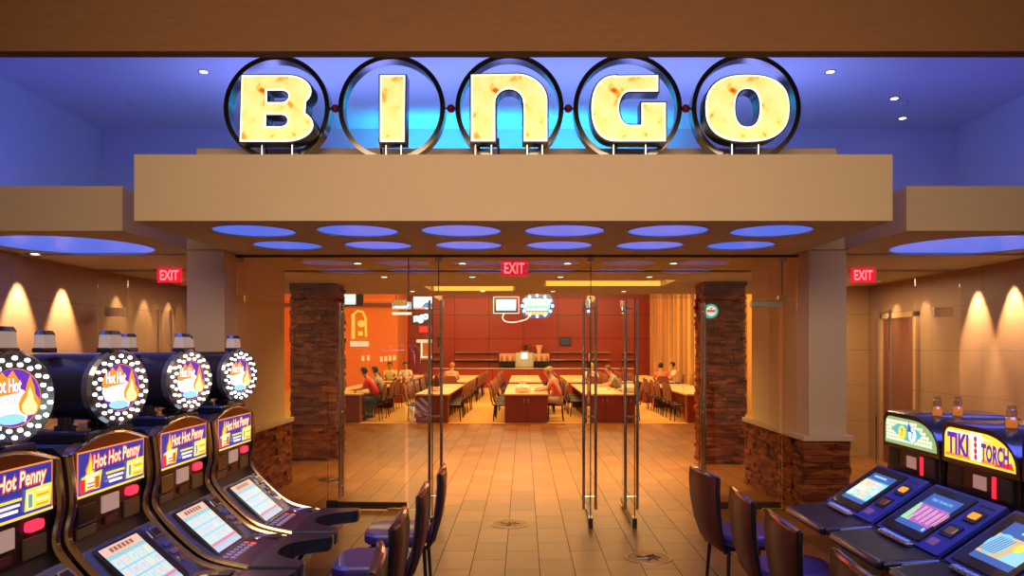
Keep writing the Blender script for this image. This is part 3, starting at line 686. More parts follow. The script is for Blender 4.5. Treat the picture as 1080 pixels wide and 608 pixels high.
    q = bpy.data.objects.new('round_topper', None); COL.objects.link(q); q.parent = t; q.location = (.02, 0, 1.70); q.rotation_euler = (0, 0, math.radians(-18))
    MB().cyl((-.52, 0, 0), (-.03, 0, 0), .172, BLACK, seg=40).build('drum', q, smooth=True)
    ring = MB(); rs = []
    for r_, x_ in ((.186, -.05), (.190, -.01), (.176, .006), (.118, .006), (.118, -.01), (.16, -.05)):
        rs.append([(x_, r_*math.cos(2*PI*j/48), r_*math.sin(2*PI*j/48)) for j in range(48)])
    ring.loft(rs+[rs[0]], P('mirror_ring', (.45, .5, .55), .12, .9), caps=False).build('light_ring', q, smooth=True)
    a = Art((.0, 0, 0), (0, 1, 0), (0, 0, 1), (1, 0, 0))
    a.disc(0, 0, .120, ORG); a.disc(0, 0, .116, E((.16, .04, .5), 1)); a.poly([(-.09, -.06), (.05, -.10), (.08, -.02), (.04, .03), (-.10, .02), (-.11, -.02)], WH); a.disc(-.01, -.085, .06, E((.35, .75, .9), 1.1), 16, .022)
    a.poly([(-.10, .0), (-.113, .02), (-.09, .09), (-.07, .07), (-.05, .105), (-.03, .08), (-.005, .11), (.02, .07), (.03, .02)], ORG)
    a.poly(flame_pts(.066, -.075, .165), ORG); a.poly(flame_pts(.066, -.072, .115), E((1, .8, .35), 1.3))
    a.text('Hot Hot', -.03, .05, .125, .065, REDL, .07); a.text('Hot Hot', -.03, .05, .12, .058, WH, .02)
    a.text('Penny', -.03, -.012, .13, .05, REDL, .03, .2, .15); a.text('Penny', -.03, -.012, .126, .046, E((1, .85, .9), 1.4), .0, .2, .15)
    a.build('topper_face', q)
    bulb = None; BL = E((.82, .95, 1), 8)
    for j in range(18):
        for kk, rr_ in enumerate((.133, .159)):
            an = 2*PI*(j+.5*kk)/18
            if bulb is None: bulb = MB().sphere((0, 0, 0), .0085, BL, 8, 6).build('bulb', q, smooth=True)
            bb = bulb if (j == 0 and kk == 0) else bulb.copy()
            if bb is not bulb: COL.objects.link(bb)
            bb.location = (.009, rr_*math.cos(an), rr_*math.sin(an))
    for n_, (xx, yy_, wd) in enumerate(((-.0, 0, .062), (-.33, .0, .055))):
        c = MB().box(xx-wd*.6-.03, xx+wd*.6-.03, yy_-wd, yy_+wd, 1.875, 1.90, BLACK).build('candle_lamp', t, bevel=.006)
        ccx = xx-.03
        MB().loft([[(ccx+a_, yy_+b_, 1.90) for a_, b_ in rrect(wd*1.1, wd*1.9, .015, 3)], [(ccx+a_, yy_+b_, 1.965) for a_, b_ in rrect(wd*1.0, wd*1.75, .015, 3)]], E((.50, .36, .30), .6)).build('lens', c, smooth=True)
        MB().loft([[(ccx+a_, yy_+b_, 1.965) for a_, b_ in rrect(wd*1.1, wd*1.85, .015, 3)], [(ccx+a_, yy_+b_, 1.985) for a_, b_ in rrect(wd*.8, wd*1.5, .012, 3)]], BLACK).build('cap', c, smooth=True)
    return t
slotL = make_left()
Lab = ['nearest the camera', 'second from the camera', 'third from the camera', 'last in its row, nearest the left pier']
for q in slotL.children:
    if q.name.startswith('button') and not q.name.startswith('button_deck'): q.location.y *= 1.08
    elif q.type == 'MESH' and not q.name.startswith('candle'):
        for v in q.data.vertices: v.co.y *= 1.08
for i, y in enumerate((3.02, 3.82, 4.63, 5.44)):
    o = slotL if i == 0 else copy_tree(slotL)
    o.location = (-2.05, y, 0)
    tag(o, f'round-topped penny slot machine on the left, {Lab[i]}', 'slot machine', 'slot machines with round bulb toppers')

# ------------------------------------------------------------------ slot machines, right bank
def make_right(art):
    t = thing('slot_machine', '', 'slot machine'); h = .345
    prof = [(-.66, 0), (.30, 0), (.32, .62), (.64, .74), (.69, .785), (.69, .81), (.40, .835), (.06, 1.075), (.03, 1.075), (.0, 1.06), (-.01, 1.24), (-.66, 1.24)]
    MB().prism(prof, -h, h, BLACK).build('cabinet', t, bevel=.005)
    # topper body
    def outline(g):
        y0, y1, z0, z1 = -.335-g, .335+g, 1.250-g, 1.452+g
        pts = [(y0, z0), (y0, z1-.06)]
        pts += [(y0+.06-.06*math.cos(a), z1-.06+.06*math.sin(a)) for a in [PI/2*j/5 for j in range(1, 6)]]
        pts += [(y0+.36, z1-.004)]
        xc = y0+.36; rx = y1-xc; rz = z1-z0
        pts += [(xc+rx*math.sin(a), z0+(rz-.004)*math.cos(a)**.85 if a < PI/2 else z0) for a in [PI/2*j/10 for j in range(1, 11)]]
        return pts
    mb = MB(); ol = outline(.022)
    mb.loft([[(-.62, a, b*.985+.0) for a, b in ol], [(-.6, a, b) for a, b in ol], [(.0, a, b) for a, b in ol], [(.02, a*.985, 1.35+(b-1.35)*.95) for a, b in ol]], BLACK).build('topper', t, smooth=True)
    A = Art((.0215, 0, 0), (0, 1, 0), (0, 0, 1), (1, 0, 0)); ol = outline(-.012)
    if art == 'tiki':
        A.poly(ol, YEL); A.poly([(-.30, 1.425), (-.02, 1.425), (.13, 1.40), (-.30, 1.39)], CREAM); A.rect(-.31, 1.276, .26, 1.295, ORG)
        A.poly([(.13, 1.275), (.315, 1.275), (.29, 1.31)], REDL)
        A.rect(-.06, 1.28, .035, 1.43, WH)
        for j in range(4): A.disc(-.012, 1.30+.033*j, .018, E((.75, .04, .06), 1), 7)
        A.text('TIKI', -.18, 1.352, .21, .125, E((.16, .02, .42), 1), .045); A.text('TORCH', .16, 1.335, .235, .10, E((.16, .02, .42), 1), .045)
    else:
        A.poly(ol, E((.30, .50, .22), 1.0)); 
        kx = -.30
        while kx < .26:
            kz = 1.285
            while kz < (1.42 if kx < .05 else 1.42-.5*(kx-.05)):
                A.rect(kx, kz, kx+.029, kz+.018, CREAM, k=2); kz += .023
            kx += .036
        A.poly([(-.24, 1.36), (-.08, 1.30), (.06, 1.29), (.16, 1.35), (.10, 1.38), (-.03, 1.40), (-.15, 1.40)], E((.10, .55, .60), 1), k=3)
        A.disc(-.09, 1.345, .05, YEL, 20, .045, k=4); A.disc(.04, 1.34, .05, E((.75, .92, 1), 1.2), 20, .045, k=4)
        A.poly([(-.02, 1.36), (.0, 1.43), (.03, 1.36)], E((.04, .10, .5), 1), k=5)
        A.text('7', -.09, 1.345, .03, .05, E((.1, .3, .25), 1), .03, k=6); A.text('7', .04, 1.34, .03, .05, E((.1, .2, .5), 1), .03, k=6)
    A.build('topper_glass', t)
    # upright section
    MB().box(-.01, .004, -.31, .33, 1.085, 1.235, P('dark_bronze_plate', (.07, .035, .03), .3, .5)).build('upright_panel', t)
    mb = MB()
    for j in range(7): mb.box(.004, .012, -.30, -.17, 1.10+.018*j, 1.11+.018*j, DARK)
    mb.build('speaker_grille', t)
    MB().box(.004, .012, -.06, .055, 1.125, 1.20, E((.6, .30, .26), .55)).build('card_window', t, bevel=.003)
    MB().box(.004, .016, .115, .14, 1.10, 1.215, E((1, .02, .06), 1.4)).build('red_light_strip', t, bevel=.003)
    MB().box(.004, .02, .17, .29, 1.10, 1.22, DARK).build('bill_box', t, bevel=.004)
    # sloped plate
    O = Vector((.055, 0, 1.082)); Bt = Vector((.415, 0, .838)); V = O-Bt; L = V.length; V.normalize(); N = Vector((-V.z, 0, V.x)); N = N if N.z > 0 else -N
    def at(u, v, nn=0): return Bt+Vector((0, u, 0))+V*v+N*nn
    def pl(name, w_, hh, cx, cy, z0, z1, m, r=.008, par=None):
        return MB().loft([[at(a_, b_, z0) for a_, b_ in rrect(w_, hh, r, 3, cx, cy)], [at(a_, b_, z1) for a_, b_ in rrect(w_-.004, hh-.004, r, 3, cx, cy)]], m).build(name, par or t)
    pl('console_plate', .66, L, 0, L/2, 0, .018, NAVY)
    pl('screen_bezel', .42, L-.05, -.085, L/2, .018, .03, BLACK)
    A = Art(at(-.07, L/2+.0, .0305), (0, 1, 0), V, N); sw, sh = .15, L/2-.08
    A.rect(-sw, -sh, sw, sh, E((.05, .13, .42), 1.0)); 
    if art == 'tiki':
        A.rect(-sw, -sh+.04, sw, sh-.09, E((.42, .14, .45), 1)); A.poly([(-sw, -sh+.04), (-sw+.09, -sh+.04), (-sw+.02, sh-.09), (-sw, sh-.09)], E((.35, .8, .35), 1))
        rnd = random.Random(8)
        for j in range(16):
            x = -sw+.04+j*.018; y0_ = -sh+.05+rnd.random()*.03; A.poly([(x, y0_), (x+.008, y0_), (x+.014, sh-.10-rnd.random()*.03), (x+.004, sh-.10)], E([(.9, .35, .7), (.25, .1, .5), (.95, .6, .3)][j % 3], 1), k=4)
        A.text('TIKI TORCH', 0, sh-.045, .2, .02, E((.35, .8, .95), 1), k=5); A.rect(sw-.03, -sh+.008, sw-.01, -sh+.03, E((.5, .7, .95), 1), k=5)
    elif art == 'seven':
        A.rect(-sw, -sh+.03, sw, sh-.06, E((.10, .5, .6), 1)); cols = [E((.9, .55, .55), 1), E((.75, .9, .85), 1), E((.35, .8, .85), 1), E((.9, .8, .5), 1)]; rnd = random.Random(3)
        for r in range(3):
            for c in range(5):
                x = -sw+.034+c*.059; y_ = -sh+.065+r*.055; A.rect(x-.03, y_-.027, x+.03, y_+.027, rnd.choice(cols[1:]), k=4); A.disc(x, y_, .017, rnd.choice(cols), 8, k=5)
        A.rect(-.10, sh-.036, .06, sh-.022, E((.4, .75, .95), 1), k=5)
    else:
        A.rect(-sw, -sh+.04, sw, sh-.09, E((.75, .55, .25), 1)); A.disc(-.08, -.02, .075, E((.25, .65, .8), 1), 24, k=4)
        for j in range(6): A.poly([(-.14+j*.02, -.08), (-.132+j*.02, -.08), (-.10+j*.02, .03), (-.108+j*.02, .03)], E((.15, .1, .4), 1), k=5)
        A.poly([(.02, -sh+.04), (sw, -sh+.04), (sw, .03), (.09, .06)], E((.35, .75, .85), 1), k=5); A.disc(.06, .0, .03, YEL, 12, k=6)
        A.rect(-.03, sh-.06, .08, sh-.045, E((.35, .8, .95), 1), k=5)
    A.build('game_screen', t)
    s1 = pl('ticket_printer', .11, .09, .235, L-.13, .018, .028, DARK)
    pl('printer_light', .075, .045, .235, L-.13, .028, .032, E((1, .33, .02), 1.2), par=s1)
    s1 = pl('ticket_slot', .12, .09, .215, L-.265, .018, .026, BLACK); pl('slot_mouth', .08, .05, .215, L-.265, .026, .028, BRASS, par=s1)
    pl('card_reader', .13, .012, .225, L-.045, .018, .021, BLACK, .004)
    pl('makers_plate', .08, .05, .19, L-.365, .018, .0195, P('pink_plate', (.35, .16, .25), .4))
    # button rail and deck
    MB().loft([[(.40, -h+.01, .80), (.40, h-.01, .80), (.40, h-.01, .846), (.40, -h+.01, .846)], [(.69, -h+.04, .77), (.69, h-.04, .77), (.69, h-.04, .818), (.69, -h+.04, .818)]], P('deck_black', (.012, .011, .018), .45, spec=.3)).build('deck', t, bevel=.006)
    r_ = MB().box(.43, .475, -.20, .12, .845, .862, CHROME).build('button_rail', t, bevel=.004)
    for j in range(6): MB().box(.436, .469, -.19+.05*j, -.155+.05*j, .862, .87, P('blue_button', (.25, .45, .75), .25)).build('button', r_, bevel=.003)
    MB().tube([(.42, -h+.012, .815), (.60, -h+.02, .80), (.69, -h+.06, .793), (.69, h-.06, .793), (.60, h-.02, .80), (.42, h-.012, .815)], .026, P('black_leather_pad', (.016, .018, .032), .3, coat=.4), 10).build('armrest', t, smooth=True)
    # two glass jar lamps
    for n_, xx in enumerate((-.12, -.25)):
        c = MB().lathe([(.026, 0), (.028, .01), (.028, .04), (.022, .05), (.022, .055)], E((1, .28, .03), .6), 14, (xx, .07, 1.472)).build('candle_lamp', t, smooth=True)
        MB().lathe([(.030, 0), (.033, .02), (.033, .045), (.024, .055), (.026, .075), (.026, .095), (.02, .10), (.022, .115), (.022, .12)], glass_mat('lamp_glass', (.85, .85, .85), 3) if 'lamp_glass' not in MATS else MATS['lamp_glass'], 14, (xx, .07, 1.471)).build('glass_cover', c, smooth=True)
    return t
for art, y, lb in (('seven', 4.87, 'slot machine with green sevens topper, farthest of the right bank'), ('tiki', 4.14, 'slot machine with the orange TIKI TORCH topper, right bank'), ('third', 3.42, 'blue slot machine nearest the camera in the right bank')):
    o = make_right(art); o.location = (2.50, y, 0); o.rotation_euler = (0, 0, PI)
    tag(o, lb, 'slot machine', 'blue slot machines on the right')

# ------------------------------------------------------------------ gaming chairs (face +x locally)
def make_stool():
    t = thing('gaming_chair', '', 'chair')
    rings = []
    for z, xc, hw, th in ((.50, .05, .15, .03), (.56, .015, .185, .05), (.68, -.02, .215, .056), (.82, -.045, .235, .056), (.95, -.055, .248, .05), (1.02, -.05, .25, .04)):
        ring = []
        for (a, b) in rrect(th, hw*2, min(th*.45, .02), 3):
            ring.append((xc+a+.35*b*b, b, z))
        rings.append(ring)
    MB().loft(rings, MAROON).build('backrest', t, smooth=True)
    tr = [(-.05+.35*b*b, b, 1.032-.012*(b/.25)**2) for b in [-.245+.049*i for i in range(11)]]
    MB().tube(tr, .017, P('violet_chrome', (.42, .38, .62), .14, 1), 8).build('top_trim', t, smooth=True)
    for s in (-1, 1):
        pts = [(.05+.35*.15**2, s*.165, .50), (.015+.35*.18**2, s*.195, .56), (-.02+.35*.21**2, s*.228, .68), (-.045+.35*.23**2, s*.248, .82), (-.055+.35*.248**2, s*.262, .95), (-.05+.35*.25**2, s*.258, 1.03)]
        MB().tube(pts, .015, BLACK, 8).build('side_frame', t, smooth=True)
    rs = []
    for z, sc in ((.535, .94), (.55, 1), (.595, 1), (.615, .93)):
        rs.append([(.27+a*sc, b*sc, z) for a, b in rrect(.46, .46, .12, 5)])
    MB().loft(rs, VINYL).build('seat', t, smooth=True)
    MB().box(.08, .45, -.17, .17, .505, .535, BLACK).build('seat_pan', t, bevel=.01)
    for sx in (.08, .45):
        for sy in (-1, 1):
            MB().tube([(sx, sy*.17, .52), (sx+(-.03 if sx < .2 else .03), sy*.21, .0)], [.014, .011], BLACK, 8).build('leg', t)
    MB().tube([(.47, -.19, .22), (.47, .19, .22)], .01, CHROME, 8).build('foot_bar', t)
    return t
st = make_stool(); first = True
pl_ = [(-.62, 5.45, PI+.05, 'left row, farthest, beside the open glass door'), (-.65, 4.67, PI+.03, 'left row, second farthest'), (-.67, 3.89, PI+.03, 'left row, third farthest'), (-.64, 3.15, PI+.12, 'left row, nearest the camera'),
       (1.30, 5.33, .13, 'right row, farthest'), (1.33, 4.5, -.04, 'right row, second farthest'), (1.34, 3.83, -.03, 'right row, third farthest'), (1.36, 3.02, -.05, 'right row, nearest the camera')]
for x, y, a, lb in pl_:
    o = st if first else copy_tree(st); first = False
    o.location = (x, y, 0); o.rotation_euler = (0, 0, a)
    tag(o, 'maroon backed gaming chair with violet seat, '+lb, 'chair', 'gaming chairs in front of the slot machines')

# ------------------------------------------------------------------ floor medallions
for x, y, lb in ((-.15, 8.17, 'in front of the central doorway'), (1.13, 6.85, 'nearest the camera, right of centre'), (-2.75, 10.9, 'behind the left glass door')):
    t = thing('floor_cover', 'round brass floor cover '+lb, 'floor cover', (x, y, 0), 0, 'round covers set in the floor')
    MB().lathe([(.195, 0), (.195, .005), (.21, .005), (.213, 0)], P('aged_brass', (.45, .27, .10), .4, 1), 32, caps=False).build('rim', t)
    a = MB().cyl((0, 0, 0), (0, 0, .004), .196, P('dark_bronze_disc', (.09, .04, .02), .35, .7), seg=32).build('plate', t)
    mb = MB()
    for j in range(7): mb.tube([(.11*math.cos(j*.9), .11*math.sin(j*.9), .006), (.04*math.cos(j*.9+.8), .04*math.sin(j*.9+.8), .007), (.03*math.cos(j*.9+2), .03*math.sin(j*.9+2), .006)], .006, P('aged_brass', (), .4), 5)
    mb.build('emblem', t)

# ------------------------------------------------------------------ hall furniture
def make_table(w_, L):
    t = thing('bingo_table', '', 'table')
    MB().box(-w_/2+.02, w_/2-.02, .03, .33, .02, .69, TABLER).box(-w_/2+.02, w_/2-.02, L-.33, L-.03, .02, .69, TABLER).box(-.07, .07, .33, L-.33, .02, .69, TABLER).build('base', t)
    for s in (-1, 1):
        d = MB().box(min(.012*s, s*(w_/2-.03)), max(.012*s, s*(w_/2-.03)), .012, .03, .05, .67, TABLER).build('door', t, bevel=.004)
        MB().box(s*.05-.006, s*.05+.006, -.004, .014, .52, .62, STEEL).build('handle', d)
    MB().box(-w_/2+.04, w_/2-.04, .035, .32, 0, .03, BLACK).build('plinth', t)
    MB().box(-w_/2, w_/2, 0, L, .69, .735, WOODTOP).build('tabletop', t, bevel=.006)
    return t
tabs = [(-4.65, 1.1, 'far-left'), (-2.3, .85, 'left of centre'), (.07, 1.12, 'centre'), (2.05, 1.05, 'right of centre'), (4.65, 1.1, 'far-right')]
rows_ = [(19.05, 5.2, 'front'), (26.0, 6.0, 'rear')]
def make_hall_chair():
    t = thing('hall_chair', '', 'chair')
    rs = []
    for z, xc, hw in ((.52, -.05, .17), (.60, -.06, .20), (.75, -.08, .215), (.88, -.10, .20), (.955, -.12, .14)):
        rs.append([(xc+a, b, z) for a, b in rrect(.035, 2*hw, .014, 2)])
    MB().loft(rs, CHAIRB).build('backrest', t, smooth=True)
    rs = [[(.2+a*s_, b*s_, z) for a, b in rrect(.42, .42, .08, 3)] for z, s_ in ((.40, .95), (.415, 1), (.435, .97))]
    MB().loft(rs, P('black_seat', (.03, .025, .03), .5)).build('seat', t, smooth=True)
    for sx in (.03, .37):
        for sy in (-.18, .18):
            MB().tube([(sx, sy, .41), (sx-.03 if sx < .1 else sx+.02, sy*1.1, 0)], .011, P('dark_leg', (.05, .03, .025), .35, .8), 6).build('leg', t)
    MB().tube([(-.055, -.15, .60), (-.02, -.17, .425), (-.02, .17, .425), (-.055, .15, .60)], .012, P('dark_leg', (), .35), 6).build('back_frame', t)
    return t
hc = make_hall_chair(); first = True
# people: (x, y, heading); their own chairs stand under them
SEATS = [(.93, 19.62, PI), (.96, 20.42, PI), (-3.80, 19.72, PI), (-3.77, 20.55, PI), (-4.78, 27.25, -PI/2), (-4.22, 27.35, -PI/2-.1), (-2.42, 25.45, PI/2), (2.28, 25.35, PI/2),
         (2.86, 22.0, PI), (2.90, 19.75, PI), (4.62, 25.35, PI/2), (5.48, 26.9, PI)]
used = []
def in_table(x, y):
    return any(abs(x-tx) < tw/2-.04 and y0-.02 < y < y0+L+.02 for tx, tw, y0, L in used)
protos = []
def add_table(x, w_, y0, L, lb):
    src = next((t for k_, t in protos if k_ == (w_, L)), None)
    if src is None: t = make_table(w_, L); protos.append(((w_, L), t))
    else: t = copy_tree(src)
    t.location = (x, y0, 0); tag(t, lb, 'table', 'long bingo tables'); used.append((x, w_, y0, L))
for (x, w_, nm) in tabs:
    for (y0, L, rn) in rows_:
        if nm == 'far-left' and rn == 'rear':
            add_table(x, w_, 26.0, .75, 'short bingo table before the two people on the far left of the hall'); y0, L = 28.2, 4.4
        add_table(x, w_, y0, L, f'long bingo table, {nm}, in the {rn} row of the hall')
        n = int((L-.7)/.68)+1; end = set()
        for s in (-1, 1):
            for j in range(n):
                xx = x+s*(w_/2+.25+random.uniform(-.03, .05)); yy = y0+.52+j*.68+random.uniform(-.03, .03)
                if any(math.hypot(xx-sx, yy-sy) < .62 for sx, sy, _ in SEATS): continue
                o = hc if first else copy_tree(hc); first = False
                o.location = (xx-s*.0, yy, .004); o.rotation_euler = (0, 0, (PI if s > 0 else 0)+random.uniform(-.12, .12))
                tag(o, f'{ORD[j]} brown chair along the {("left", "right")[s > 0]} side of the {nm} {rn} table', 'chair', 'brown chairs along the bingo tables')
who = ['the person in pink', 'the grey-haired person behind the one in pink', 'the person in bright red', 'the person in grey beside the one in red', 'the person in pale yellow', 'the person in white beside pale yellow',
       'the person in peach', 'the fair-haired person in white', 'the person in grey-green', 'the person in white behind the right glass door', 'the person in coral', 'the person with curly dark hair']
for (x, y, a), nm in zip(SEATS, who):
    o = copy_tree(hc); o.location = (x-.10*math.cos(a), y-.10*math.sin(a), .004); o.rotation_euler = (0, 0, a); tag(o, 'brown hall chair under '+nm, 'chair', 'brown chairs under the players')
# papers, cups, bag on the tables
def on_table(name, lb, cat, x, y, mbf, grp=None):
    o = mbf().build(name, loc=(x, y, .738), rot=(0, 0, random.uniform(-.3, .3))); tag(o, lb, cat, grp); return o
spots = [(-.15, 19.9), (.3, 20.8), (-.2, 22), (-2.4, 19.8), (-2.2, 21), (-2.3, 23), (1.8, 20), (2.2, 21.2), (2.0, 22.6), (4.5, 20.2), (4.7, 21.8), (-4.4, 19.9), (-4.6, 21.4), (.1, 27), (2.0, 27.2), (-2.3, 27.5)]
for i, (x, y) in enumerate(spots):
    tn = min(tabs, key=lambda q: abs(q[0]-x))[2]; rn = 'front' if y < 25 else 'rear'; cn = sum(1 for (a, b) in spots[:i] if min(tabs, key=lambda q: abs(q[0]-a))[2] == tn and (b < 25) == (y < 25))
    on_table('bingo_sheet', f'{ORD[cn]} white bingo sheet from the near end of the {tn} {rn} table', 'paper', x, y, lambda: MB().box(-.14, .14, -.1, .1, 0, .004, WHITEP).box(-.10, .17, -.06, .14, .004, .008, WHITEP), 'bingo sheets on the tables')
for i, (x, y, nm) in enumerate(((-4.35, 19.6, 'far-left'), (-2.45, 20.3, 'left of centre'), (2.3, 20.6, 'right of centre'), (4.4, 21, 'far-right'))):
    o = MB().lathe([(.03, 0), (.04, .10), (.036, .10), (.028, .006), (0, .006)], WHITEP, 14).build('paper_cup', loc=(x, y, .735), smooth=True)
    tag(o, f'white paper cup on the {nm} front table', 'cup', 'paper cups on the tables')
mb = MB(); rs = []
rnd = random.Random(5)
for z, r in ((0, .17), (.06, .21), (.14, .19), (.2, .12), (.24, .06), (.30, .08)):
    rs.append([((r+rnd.uniform(-.02, .02))*math.cos(2*PI*j/14), (r*.8+rnd.uniform(-.02, .02))*math.sin(2*PI*j/14), z) for j in range(14)])
o = mb.loft(rs, P('white_plastic_bag', (.9, .86, .8), .4)).build('plastic_bag', loc=(-.02, 19.7, .735), smooth=True); tag(o, 'crumpled white plastic bag on the centre front table before the woman in pink', 'bag')

# service counter and back wall fittings
t = thing('service_counter', 'long dark red service counter before the back wall', 'counter', (.25, 36, 0))
MB().box(-4.3, 4.3, 0, .6, .02, .88, REDW).build('counter_front', t)
MB().box(-4.35, 4.35, -.04, .64, .88, .925, CHROME).build('counter_top', t, bevel=.008)
MB().box(-4.25, 4.25, .05, .6, 0, .03, BLACK).build('plinth', t)
for side, x0, x1 in (('left', -3.4, -1.25), ('right', 1.35, 4.3)):
    for z, nm in ((1.64, 'upper'), (1.27, 'lower')):
        o = MB().box(x0, x1, 37.65, 38.0, z, z+.05, CHROME).build('wall_shelf'); tag(o, f'{nm} metal shelf on the back wall, {side} of the serving hatch', 'shelf', 'metal shelves on the back wall')
t = thing('serving_hatch', 'stainless serving hatch with a lit hood behind the counter', 'serving hatch', (.05, 37.4, .93))
MB().box(-.45, .45, .3, .58, 0, .72, P('pale_steel', (.62, .66, .5), .35, .5)).build('back_panel', t)
MB().box(-.14, .14, .0, .3, .42, .72, E((1, .95, .72), 1.4)).build('hood_light', t); MB().box(-.2, .2, -.05, .32, .72, .80, STEEL).build('hood', t)
for s in (-1, 1):
    c = MB(); c.box(s*.85-.38, s*.85+.38, .1, .58, 0, .30, BLACK); c.build('fridge', t, bevel=.01)
    MB().box(s*.85-.38, s*.85+.38, .12, .58, .30, .68, P('cabinet_lit', (.7, .45, .28), .4)).build('display_box', t)
    for j in range(5): MB().lathe([(.04, 0), (.045, .14), (.02, .2), (.018, .26), (0, .26)], (P('amber_bottle', (.5, .2, .05), .2), P('clear_bottle', (.8, .7, .5), .2))[j % 2], 8, (s*.85-.28+.14*j, .06, .32)).build('bottle', t)
o = MB().lathe([(.08, 0), (.1, .1), (.16, .3), (.22, .42), (.2, .42), (.1, .2), (0, .1)], P('cream_vase', (.8, .6, .35), .4), 18).build('vase', loc=(.78, 37.7, 1.61+.0), smooth=True); tag(o, 'flared cream vase above the right display box', 'vase')
t = thing('potted_plant', 'small dark green plant above the serving hatch', 'plant', (.12, 37.6, 1.73))
MB().lathe([(.07, 0), (.1, .14), (.08, .14), (0, .1)], DARK, 12).build('pot', t)
mb = MB(); GR = P('leaf_green', (.04, .10, .03), .5)
for j in range(14):
    a = j*2.4; rr = .12+.1*random.random(); mb.add([(0, 0, .12), (rr*.6*math.cos(a-.25), rr*.6*math.sin(a-.25), .25), (rr*1.4*math.cos(a), rr*1.4*math.sin(a), .22+.2*random.random()), (rr*.6*math.cos(a+.25), rr*.6*math.sin(a+.25), .25)], [(0, 1, 2, 3)], GR)
mb.build('leaves', t)

def hung(t, x, z0, y=0, m=None): return MB().cyl((x, y, z0), (x, y, 4.75-t.location.z), .02, m or DARK, seg=8).build('hanger', t)
t = thing('television', 'framed television hanging beside the JUMBO sign', 'television', (-.77, 34, 3.5))
MB().box(-.5, .5, 0, .06, 0, .62, BLACK).build('casing', t, bevel=.01); a = Art((0, -.002, .31), (1, 0, 0), (0, 0, 1), (0, -1, 0), .004)
a.rect(-.44, -.25, .44, .25, E((.75, .85, 1), 1.3)); a.poly([(-.44, -.25), (.44, -.25), (.44, -.1), (-.2, .05)], E((.35, .6, .9), 1.1)); a.rect(-.3, .05, .4, .1, E((.9, .8, .8), 1.2)); a.build('screen', t)
mb = MB()
for (a0, a1, b0, b1) in ((-.58, .58, -.07, -.04), (-.58, .58, .66, .69), (-.58, -.55, -.07, .69), (.55, .58, -.07, .69)): mb.box(a0, a1, .0, .04, b0, b1, E((1, .75, .6), 1.2))
mb.build('neon_frame', t); hung(t, -.3, .6, .03); hung(t, .3, .6, .03)
t = thing('jumbo_sign', 'blue and yellow neon sign reading JUMBO over the hall', 'sign', (.60, 34, 3.2))
pts = [(-.75, .45), (-.62, .9), (-.35, 1.1), (.55, 1.12), (.72, .9), (.80, .6), (.70, .25), (.45, .02), (-.35, .03), (-.6, .15)]
MB().prism(pts, 0, .1, E((.02, .12, .35), .8)).build('sign_panel', t); a = Art((0, -.003, .55), (1, 0, 0), (0, 0, 1), (0, -1, 0), .006)
a.poly([(-.6, -.2), (.55, -.2), (.66, .3), (-.55, .38)], E((.2, .75, .7), 1)); a.text('JUMBO', 0, .15, 1.15, .42, E((1, .95, .5), 1.5), .05); a.rect(-.42, -.19, .42, -.09, E((1, .95, .75), 1.3)); a.rect(-.5, -.37, .5, -.24, E((1, .5, .1), 1.3))
for j in range(12):
    an = 2*PI*j/12; a.disc(.02+.68*math.cos(an), .02+.47*math.sin(an), .07, E((.85, .95, 1), 1.5), 12, k=6)
a.build('lettering', t); hung(t, -.4, 1.05, .05); hung(t, .4, 1.05, .05)
o = MB().tube(catmull([(-.85, 33.95, 3.45), (-.93, 33.95, 3.25), (-.80, 33.95, 3.08), (-.4, 33.95, 3.04), (.1, 33.95, 3.16), (.25, 33.97, 3.3)], 6), .022, E((1, .7, .65), 1.5), 8).build('neon_swoosh'); tag(o, 'curved white neon tube below the hanging television', 'neon light')
t = thing('wall_monitor', 'small black monitor on the red back wall', 'monitor', (2.1, 37.9, 2.0)); MB().box(-.28, .28, 0, .08, 0, .42, BLACK).build('casing', t, bevel=.01); MB().box(-.25, .25, -.006, 0, .03, .39, E((.03, .05, .05), .6)).build('screen', t)
t = thing('television', 'bright television high on the left of the hall', 'television', (-4.1, 31, 3.45))
MB().box(-.42, .42, 0, .06, 0, .56, BLACK).build('casing', t, bevel=.01); a = Art((0, -.002, .28), (1, 0, 0), (0, 0, 1), (0, -1, 0), .004)
a.rect(-.39, -.25, .39, .25, WH); a.poly([(-.1, -.2), (.39, -.2), (.39, -.02), (.1, .03)], E((.1, .3, .7), 1)); a.rect(-.39, -.25, .1, -.17, PINK); a.build('screen', t); hung(t, 0, .55, .03)
def lit_sign(name, lb, x, y, z, w_, h_, txt, back, fore, cat='sign', hang=True):
    t = thing(name, lb, cat, (x, y, z)); MB().box(-w_/2, w_/2, 0, .06, 0, h_, back).build('panel', t, bevel=.01)
    a = Art((0, -.004, h_/2), (1, 0, 0), (0, 0, 1), (0, -1, 0), .004); a.poly([(-w_*.44, -h_*.3), (w_*.1, -h_*.38), (w_*.44, h_*.1), (-w_*.2, h_*.35)], fore); a.build('lit_face', t)
    if hang: hung(t, -w_*.3, h_, .03); hung(t, w_*.3, h_, .03)
lit_sign('lit_sign', 'pale blue lit sign left of the bright television', -5.05, 31.5, 3.50, .8, .3, 'BINGO', E((.3, .6, .7), 1.0), E((1, 1, 1), 1.4))
o = MB().box(-5.45, -4.65, 31.5, 31.56, 3.27, 3.37, E((1, .85, .6), 1.4)).cyl((-5.05, 31.53, 3.37), (-5.05, 31.53, 3.52), .02, DARK).build('light_bar'); tag(o, 'cream light bar below the pale blue sign', 'light bar')
t = thing('neon_sign', 'white neon script on the dark red wall left of the back wall', 'neon sign', (-4.2, 31.2, 2.85)); MB().box(-.38, .38, .02, .08, 0, .48, P('sign_backing', (.05, .02, .03), .4)).build('backing', t, bevel=.02)
